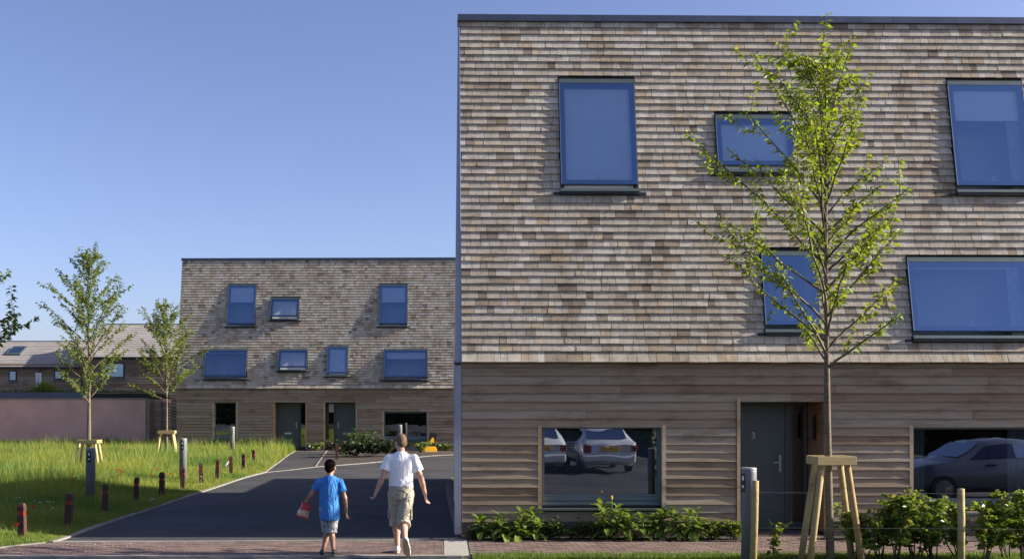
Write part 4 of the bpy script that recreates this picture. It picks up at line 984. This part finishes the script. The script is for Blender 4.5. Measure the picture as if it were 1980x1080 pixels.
def car(label, loc, rz, paint, kind, H=1.42):
    root = tag(empty('parked_car', loc, rz), label, 'car', 'parked cars mirrored in the windows')
    if kind == 'saloon': S = [(2.2,.35,.58,.60,.60,.58),(2.05,.27,.70,.74,.78,.70),(1.3,.24,.84,.90,.84,.74),(.78,.24,.90,.96,.85,.70),(.05,.24,.92,1.36,.86,.58),(-.6,.24,.93,1.40,.86,.58),(-1.15,.24,.94,1.33,.86,.56),(-1.65,.24,.95,1.00,.85,.66),(-2.1,.26,.94,.98,.82,.68),(-2.25,.34,.86,.88,.76,.64)]; rear = (6, 7)
    else: S = [(1.95,.35,.60,.62,.60,.58),(1.82,.27,.70,.74,.78,.70),(1.2,.24,.84,.91,.83,.74),(.75,.24,.90,.97,.84,.70),(.1,.24,.92,1.36,.85,.60),(-.5,.24,.93,1.42,.85,.60),(-1.35,.24,.95,1.37,.84,.57),(-1.78,.26,.96,1.02,.81,.62),(-1.92,.34,.86,.88,.75,.62)]; rear = (6, 7)
    k = H / 1.42
    def ring(st):
        y, zl, zb, zt, w, wt = st; zt *= k
        return [Vector((0,y,zl)), Vector((w*.88,y,zl)), Vector((w,y,zl+.16)), Vector((w*1.005,y,(zl+zb)/2+.05)), Vector((w*.975,y,zb)), Vector((wt*1.02,y,max(zb+.01, zt-.05))), Vector((wt*.82,y,zt)), Vector((0,y,zt+.015))]
    RG = [ring(q) for q in S]; mb = MB(); n = 8
    for sgn in (1, -1):
        b = len(mb.v); mb.v += [(p.x*sgn, p.y, p.z) for rg in RG for p in rg]
        for i in range(len(RG)-1):
            for j in range(n-1):
                f = (b+i*n+j, b+i*n+j+1, b+(i+1)*n+j+1, b+(i+1)*n+j); mb.f.append(f if sgn > 0 else f[::-1]); mb.m.append(0)
        for i in (0, len(RG)-1): mb.f.append(tuple(b+i*n+j for j in range(n))); mb.m.append(0)
    body = mb.build('body', paint, root, True)
    def patch(i, j, i2, s0, s1, t0, t1, sg, off):
        A, B, C, D = RG[i][j], RG[i2][j], RG[i2][j+1], RG[i][j+1]
        f = lambda s_, t_: A.lerp(B, s_).lerp(D.lerp(C, s_), t_)
        q = [f(s0,t0), f(s1,t0), f(s1,t1), f(s0,t1)]; return [Vector((p.x*sg + off*sg, p.y, p.z)) for p in q]
    for sg in (1, -1):
        for a, b, s0, s1 in ((3,4,.35,1.0),(4,5,.02,.98),(5,6,.02,.9)):
            m = MB(); m.quad(*patch(a, 4, b, s0, s1, .10, .90, sg, .012)); m.build('side_window', M['car_glass'], root)
        m = MB(); w = .87; y0 = S[-2][0]; m.box((sg*.70-.12, S[-1][0]-.02, .66), (sg*.70+.10, S[-1][0]+.12, .86)); m.build('tail_light', M['red_band'], root, bevel=.02)
        for yy in (.05, -.9): m = MB(); m.box((sg*.845-.02, yy-.10, .80), (sg*.845+.03, yy+.10, .83)); m.build('door_handle', M['black'], root)
        for yy in (S[1][0]-.75, S[-2][0]+.72):
            m = MB(); m.lathe([(.20,-.10),(.30,-.10),(.31,-.06),(.31,.06),(.30,.10),(.20,.10)], 20); wh = m.build('wheel', M['black'], root); wh.rotation_euler = (0, R(90), 0); wh.location = (sg*.76, yy, .31)
            m = MB(); m.lathe([(.05,.0),(.20,.02),(.20,.06),(.03,.075)], 16); m.build('rim', M['bollard'], wh).location = (0, 0, .05*sg)
    for (i, i2, nm) in ((3, 4, 'windscreen'), (rear[0], rear[1], 'rear_window')):
        A, B = RG[i], RG[i2]; m = MB(); up = Vector((0, .012 if nm == 'windscreen' else -.012, .012))
        q = lambda r_, x, j: Vector((x, r_[6].y, r_[6].z)); t0, t1 = .10, .90
        a = [Vector((sx*A[5].x*.92, A[6].y, A[6].z)) for sx in (-1, 1)]; b = [Vector((sx*B[5].x*.92, B[6].y, B[6].z)) for sx in (-1, 1)]
        m.quad(*[p + up for p in (a[0].lerp(b[0], t0), a[1].lerp(b[1], t0), a[1].lerp(b[1], t1), a[0].lerp(b[0], t1))]); m.build(nm, M['car_glass'], root)
    ye = S[-1][0]; m = MB(); m.box((-.27, ye-.03, .70), (.27, ye-.001, .82)); m.build('number_plate', M['yellow'], root)
    m = MB(); m.box((-.80, ye-.09, .36), (.80, ye+.15, .58)); m.build('rear_bumper', paint, root, bevel=.05)
    return root
sv = NT('silver_paint'); sv.done((.80,.81,.82), .25, .35); sv.b.inputs['Coat Weight'].default_value = .6
bp = NT('blue_grey_paint'); bp.done((.13,.15,.20), .35, .3); bp.b.inputs['Coat Weight'].default_value = .6
car('silver saloon mirrored in the middle of the blinds window', (5.55, -.3, 0), R(180), sv.mat, 'saloon')
car('silver hatchback mirrored at the left edge of the blinds window', (3.42, .05, 0), R(180), sv.mat, 'hatch')
car('blue grey hatchback mirrored side on in the curtained window', (11.9, 10.7, 0), R(90), bp.mat, 'hatch', 1.36)

# ------------------------------------------------------------------ people
def blob(name, mb, mat, parent, voxel=.012, it=4, fac=.5):
    o = mb.build('tmp', mat); rm = o.modifiers.new('r', 'REMESH'); rm.mode = 'VOXEL'; rm.voxel_size = voxel; rm.use_smooth_shade = True
    sm_ = o.modifiers.new('s', 'SMOOTH'); sm_.factor = fac; sm_.iterations = it
    dg = bpy.context.evaluated_depsgraph_get(); me = bpy.data.meshes.new_from_object(o.evaluated_get(dg)); bpy.data.objects.remove(o)
    me.name = name; me.materials.clear(); me.materials.append(mat); me.polygons.foreach_set('use_smooth', [True]*len(me.polygons))
    return link(bpy.data.objects.new(name, me), parent)
def limb(mb, pts, rads):
    mb.tube(pts, list(rads), 14)
    for p, r_ in zip(pts, rads): mb.ball(p, r_, 12)
def eloft(mb, rings, n=24):       # (cx, cy, z, rx, ry)
    b = len(mb.v); k_ = len(rings)
    for cx, cy, z, rx, ry in rings:
        for j in range(n): t_ = 2*math.pi*j/n; mb.v.append((cx + rx*math.cos(t_), cy + ry*math.sin(t_), z))
    for i in range(k_-1):
        for j in range(n): j2 = (j+1) % n; mb.f.append((b+i*n+j, b+i*n+j2, b+(i+1)*n+j2, b+(i+1)*n+j)); mb.m.append(0)
    mb.f.append(tuple(b+j for j in reversed(range(n)))); mb.m.append(0); mb.f.append(tuple(b+(k_-1)*n+j for j in range(n))); mb.m.append(0)
def hand(mb, wrist, d, lat, s, curl=.6):
    d = d.normalized(); lat = (lat - d*lat.dot(d)).normalized(); nrm = d.cross(lat)
    c = wrist + d*.05*s; X = Matrix((lat, d, nrm)).transposed()
    mb.ball(c, (.040*s, .055*s, .019*s), 12, 0, X)
    for i, (o, l) in enumerate(((-.030,.062),(-.010,.074),(.011,.070),(.030,.055))):
        a = wrist + d*.092*s + lat*o*s; b = a + (d*math.cos(curl*.5) + nrm*math.sin(curl*.5))*l*.5*s; e = b + (d*math.cos(curl*1.6) + nrm*math.sin(curl*1.6))*l*.55*s
        limb(mb, [a - d*.02*s, a, b, e], [.009*s, .0092*s, .0086*s, .0075*s])
    a = wrist + d*.025*s - lat*.034*s; b = a + (d*.7 - lat*.6 + nrm*.35).normalized()*.035*s; e = b + (d*.95 + nrm*.3).normalized()*.03*s
    limb(mb, [a, b, e], [.013*s, .0105*s, .009*s])
def cloth(name, cols, wr=.5, scale=(9, 9, 4), rough=.85, blot=3.0):
    t_ = NT(name); p_ = t_.pos(scale, True); f_ = t_.noise(p_, 1, 3, .5, .8); c_ = t_.ramp(t_.noise(t_.pos((1,1,1), True), blot*6, 3), [(.25 + .5*i/(max(1, len(cols)-1)), q) for i, q in enumerate(cols)])
    t_.bump(f_, wr, .06); return t_.done(c_, rough, spec=.2)
skin_m = plain('pale_skin', (.52,.30,.22), .55, 0, .07, 10); skin_b = plain('tan_skin', (.36,.19,.12), .55, 0, .07, 10)
M['hair_m'] = plain('short_light_brown_hair', (.16,.10,.055), .8, 0, .3, 160, bump=.6); M['hair_b'] = plain('black_hair', (.008,.006,.006), .9, 0, .3, 160, spec=.1, bump=.6)
M['tee_w'] = cloth('white_cotton', [(.86,.86,.86), (.90,.90,.90)], .5, (12, 12, 5)); M['tee_b'] = cloth('blue_cotton', [(.03,.14,.42), (.05,.21,.55), (.07,.25,.60)], .9, (14, 14, 5), .85, 1.2)
M['cargo'] = cloth('khaki_cotton', [(.36,.325,.25), (.46,.42,.33)], .9, (10, 10, 14)); M['camo'] = cloth('grey_patterned_cotton', [(.04,.04,.045), (.20,.20,.205), (.42,.42,.43), (.07,.07,.075)], .7, (10,10,14), .85, 4.2)
M['shoe_w'] = plain('white_canvas', (.66,.63,.58), .8, 0, .1, 12); M['sole_t'] = plain('tan_sole', (.45,.36,.19), .8, 0, .2, 18); M['shoe_k'] = plain('black_sandal', (.02,.022,.026), .5); M['sock'] = plain('pink_sock', (.50,.12,.12), .9)
M['eye'] = plain('dark_eye', (.02,.015,.012), .3)
def shoe(parent, X, mat, solemat, L=.27, w=.048, low=False):
    mb = MB(); mb.ball((0, L*.22, .045), (w*.86, L*.24, .05), 12); mb.ball((0, L*.55, .035), (w, L*.30, .042), 12); mb.ball((0, L*.76, .026), (w*1.0, L*.24, .030), 12)
    if not low: mb.ball((0, L*.20, .075), (w*.8, L*.17, .045), 12)
    mb.v = [tuple(X @ Vector(v)) for v in mb.v]; o = blob('shoe', mb, mat, parent, .007, 3)
    mb = MB(); n = 20; pts = []
    for i in range(n):
        a = 2*math.pi*i/n; y = L*.5 - L*.52*math.cos(a); f_ = .82 + .22*max(0, (y/L-.35)) - (.10 if .3 < y/L < .5 else 0); pts.append((w*f_*math.sin(a), y))
    mb.quadmesh([X @ Vector((x, y, -.006)) for x, y in pts] + [X @ Vector((x, y, .014)) for x, y in pts], [tuple(reversed(range(n))), tuple(range(n, 2*n))] + [(i, (i+1) % n, n + (i+1) % n, n + i) for i in range(n)]); mb.build('sole', solemat, o)
    return o
def person(label, loc, J, s, mats, turn, shirt, short_len, hand_dirs, shoes):
    """J: joint name -> Vector (x right, y ahead, z up); s: size factor against a 1.7 m adult"""
    root = tag(empty('person', loc), label, 'person', 'people walking away'); V_ = {k_: Vector(v) for k_, v in J.items()}; hd = V_['head']
    mb = MB(); T = Matrix.Rotation(turn[0], 3, 'Z') @ Matrix.Rotation(turn[1], 3, 'X')
    hs = turn[2]
    mb.ball(hd + T @ Vector((0, -.008, .022))*hs, Vector((.078,.097,.092))*hs, 16, 0, T); mb.ball(hd + T @ Vector((0, .022, -.045))*hs, Vector((.062,.075,.075))*hs, 14, 0, T)
    mb.ball(hd + T @ Vector((0, .098, -.022))*hs, Vector((.014,.022,.026))*hs, 8, 0, T); mb.ball(hd + T @ Vector((0, .086, -.068))*hs, Vector((.026,.012,.010))*hs, 8, 0, T)
    for sx in (-1, 1): mb.ball(hd + T @ Vector((sx*.079, .0, -.018))*hs, Vector((.012,.022,.034))*hs, 10, 0, T)
    limb(mb, [V_['neck'] - Vector((0,0,.06*s)), V_['neck'], hd + Vector((0, -.01, -.06))*hs], [.066*s, .056*s, .054*s])
    for z_, rx, ry in ((.0, .17, .11), ): pass
    nk, pv = V_['neck'], V_['pelvis']
    eloft(mb, [(pv.x, pv.y, pv.z-.09*s, .13*s, .10*s), (pv.x, pv.y, pv.z+.02*s, .155*s, .11*s), (pv.x, pv.y, pv.z+.18*s, .145*s, .10*s), ((pv.x+nk.x)/2, (pv.y+nk.y)/2, pv.z+.36*s, .165*s, .11*s), (nk.x, nk.y, nk.z-.10*s, .145*s, .085*s), (nk.x, nk.y, nk.z, .06*s, .06*s)])
    for q in 'LR':
        limb(mb, [V_['sh'+q], V_['el'+q], V_['wr'+q]], [.048*s, .041*s, .029*s]); limb(mb, [V_['el'+q].lerp(V_['wr'+q], .25), V_['el'+q].lerp(V_['wr'+q], .4)], [.043*s, .040*s])
        limb(mb, [V_['hip'+q], V_['kn'+q], V_['an'+q]], [.085*s, .057*s, .037*s]); c1 = V_['kn'+q].lerp(V_['an'+q], .3); limb(mb, [c1, V_['kn'+q].lerp(V_['an'+q], .5)], [.058*s, .052*s])
        d_, l_, cu = hand_dirs[q]; hand(mb, V_['wr'+q], Vector(d_), Vector(l_), s*1.02, cu)
        tip = V_['toe'+q]; limb(mb, [V_['an'+q], V_['an'+q].lerp(tip, .5), tip], [.036*s, .032*s, .022*s])
    body = blob('body', mb, mats['skin'], root, .0065, 3, .45)
    for sx in (-1, 1): m = MB(); m.ball(hd + T @ Vector((sx*.031, .083, .002))*hs, .011*hs, 8); m.build('eye', M['eye'], body, True)
    mb = MB(); mb.ball(hd + T @ Vector((0, -.016, .032))*hs, Vector((.084,.101,.092))*hs, 18, 0, T); mb.ball(hd + T @ Vector((0, -.045, -.02))*hs, Vector((.072,.066,.07))*hs, 14, 0, T)
    blob('hair', mb, mats['hair'], root, .008, 3)
    mb = MB(); eloft(mb, [(q[0], q[1], q[2], q[3], q[4]) for q in shirt])
    for q in 'LR':
        a, e_ = V_['sh'+q], V_['el'+q]; cut = a.lerp(e_, .62); d_ = (cut - a).normalized()
        a2 = a + Vector((0,0,-.002*s)); mb.tube([V_['neck'].lerp(a, .35) - Vector((0,0,.035*s)), V_['neck'].lerp(a, .7) - Vector((0,0,.028*s)), a2, a.lerp(cut, .6), cut], [.070*s, .071*s, .071*s, .074*s, .079*s], 16); mb.ball(a2, .071*s, 12)
    sh = blob('shirt', mb, mats['shirt'], root, .0085, 2)
    mb = MB(); eloft(mb, [(pv.x, pv.y, pv.z-.12*s, .165*s, .125*s), (pv.x, pv.y, pv.z-.02*s, .182*s, .135*s), (pv.x, pv.y, pv.z+.07*s, .165*s, .125*s)])
    for q in 'LR':
        h_, k_ = V_['hip'+q], V_['kn'+q]; end = h_.lerp(k_, short_len) if short_len <= 1 else k_.lerp(V_['an'+q], short_len - 1)
        pts = [h_ + Vector((0,0,.0)), h_.lerp(k_, .45), k_ if short_len > 1 else h_.lerp(k_, .8*short_len), end]; mb.tube(pts, [.108*s, .102*s, .098*s, .104*s], 18); mb.ball(h_, .105*s, 12)
    st_ = blob('shorts', mb, mats['shorts'], root, .0085, 2)
    if mats.get('pocket'):
        for q, sx in (('L', -1), ('R', 1)):
            h_, k_ = V_['hip'+q], V_['kn'+q]; c_ = h_.lerp(k_, .72) + Vector((sx*.098*s, 0, 0)); m = MB(); m.box((c_.x-.012, c_.y-.06, c_.z-.08), (c_.x+.012, c_.y+.06, c_.z+.07)); m.build('cargo_pocket', mats['shorts'], st_, bevel=.008)
    for q in 'LR':
        X = shoes[q]; shoe(root, X, mats['shoe'], mats['sole'], .27*s*1.02, .048*s, mats.get('low', False))
    return root, V_
# the adult: left foot planted ahead, right foot pushing off with its sole towards the camera
J = dict(head=(-.012,.05,1.575), neck=(.005,.0,1.425), pelvis=(.0,-.02,.90), shL=(-.172,.0,1.345), shR=(.180,.0,1.345), elL=(-.262,-.06,1.075), elR=(.285,.0,1.06), wrL=(-.345,.02,.885), wrR=(.338,.14,.83),
         hipL=(-.085,-.01,.86), hipR=(.085,-.03,.86), knL=(-.075,.11,.47), knR=(.035,-.07,.46), anL=(-.055,.10,.085), anR=(.068,-.345,.235), toeL=(-.055,.24,.035), toeR=(.07,-.33,.06))
Xl = Matrix.Translation((-.055, .045, .008)) @ Matrix.Rotation(R(3), 4, 'Z'); 
Xr = Matrix.Translation((.075, -.405, .270)) @ Matrix.Rotation(R(-8), 4, 'Y') @ Matrix.Rotation(R(-74), 4, 'X')
man_at = gp(776, 1070)
shirt_m = [(0,-.01,.845,.172,.128),(0,-.01,.86,.176,.13),(0,-.01,.95,.172,.128),(0,0,1.10,.176,.13),(.003,0,1.24,.186,.130),(.004,0,1.33,.178,.115),(.005,0,1.40,.115,.088),(.005,.0,1.445,.072,.07)]
person('adult in white T-shirt and long khaki cargo shorts walking away', (man_at.x, man_at.y - .1, .016), J, 1.0, dict(skin=skin_m, hair=M['hair_m'], shirt=M['tee_w'], shorts=M['cargo'], shoe=M['shoe_w'], sole=M['sole_t'], pocket=True), (R(38), R(-14), 1.0), shirt_m, 1.22,
       dict(L=((-.35,.25,-.9), (0,-1,0), .9), R=((.1,.3,-1), (0,1,0), .8)), dict(L=Xl, R=Xr))
# the child: a red bag in the left hand
c = .79
J = dict(head=(.012,.03,1.235), neck=(.012,.0,1.115), pelvis=(.0,-.01,.66), shL=(-.128,.0,1.035), shR=(.148,.0,1.03), elL=(-.245,.02,.86), elR=(.225,-.02,.80), wrL=(-.305,.12,.79), wrR=(.235,.05,.61),
         hipL=(-.06,.0,.62), hipR=(.065,.0,.62), knL=(-.03,.06,.345), knR=(.035,-.02,.345), anL=(-.085,.02,.07), anR=(.075,-.10,.075), toeL=(-.10,.12,.03), toeR=(.085,.0,.03))
Xl = Matrix.Translation((-.078, -.03, .006)) @ Matrix.Rotation(R(14), 4, 'Z'); Xr = Matrix.Translation((.075, -.155, .03)) @ Matrix.Rotation(R(-8), 4, 'Z') @ Matrix.Rotation(R(-12), 4, 'X')
boy_at = gp(636, 1076)
shirt_b = [(.012,-.01,.50,.128,.11),(.012,-.01,.515,.134,.115),(.008,-.01,.63,.142,.115),(.004,0,.78,.142,.11),(.005,0,.93,.148,.11),(.01,0,1.02,.138,.096),(.012,0,1.085,.088,.072),(.012,0,1.12,.06,.058)]
boy, BV = person('child in blue T-shirt and patterned grey shorts walking with a red bag', (boy_at.x, boy_at.y + .02, .016), J, c, dict(skin=skin_b, hair=M['hair_b'], shirt=M['tee_b'], shorts=M['camo'], shoe=M['shoe_k'], sole=M['shoe_k'], low=True), (R(-12), R(-4), .93), shirt_b, 1.12,
       dict(L=((-.35,.55,-.7), (0,-1,.2), 1.5), R=((.05,.3,-1), (0,1,0), .9)), dict(L=Xl, R=Xr))
# crisp bag hanging from the child's left hand
m = MB(); bp_ = Vector((boy_at.x, boy_at.y + .02, .016)) + BV['wrL'] + Vector((-.03,.05,-.06)); n = 8; w_ = .085
for i in range(n + 1):
    t_ = i/n; th = .004 + .036*math.sin(math.pi*t_)**.7; ww = w_*(1 - .22*(1-t_)) if t_ < .5 else w_
    for sx, sy in ((-1,-.15),(-.55,-1),(.55,-1),(1,-.15),(1,.15),(.55,1),(-.55,1),(-1,.15)): m.v.append((sx*ww + .008*math.sin(7*t_ + sx), sy*th, -.23*t_))
for i in range(n):
    for j in range(8): j2 = (j+1) % 8; m.f.append((i*8+j, i*8+j2, (i+1)*8+j2, (i+1)*8+j)); m.m.append(0 if i < 4 or i == 7 else (1 if j in (0,1,2) and i in (4,5,6) else 0))
m.f.append(tuple(range(8))); m.f.append(tuple(n*8 + j for j in reversed(range(8)))); m.m += [0, 0]
rd = plain('red_foil', (.50,.03,.02), .3, .1, .15, 20); pk = plain('pale_print', (.62,.42,.28), .35, .1, .5, 26)
bag = m.build('crisp_bag', [rd, pk], None, True); bag.location = bp_; bag.rotation_euler = (R(-8), R(14), R(-18)); tag(bag, 'red foil crisp bag with pale print held in the child\'s left hand', 'bag')
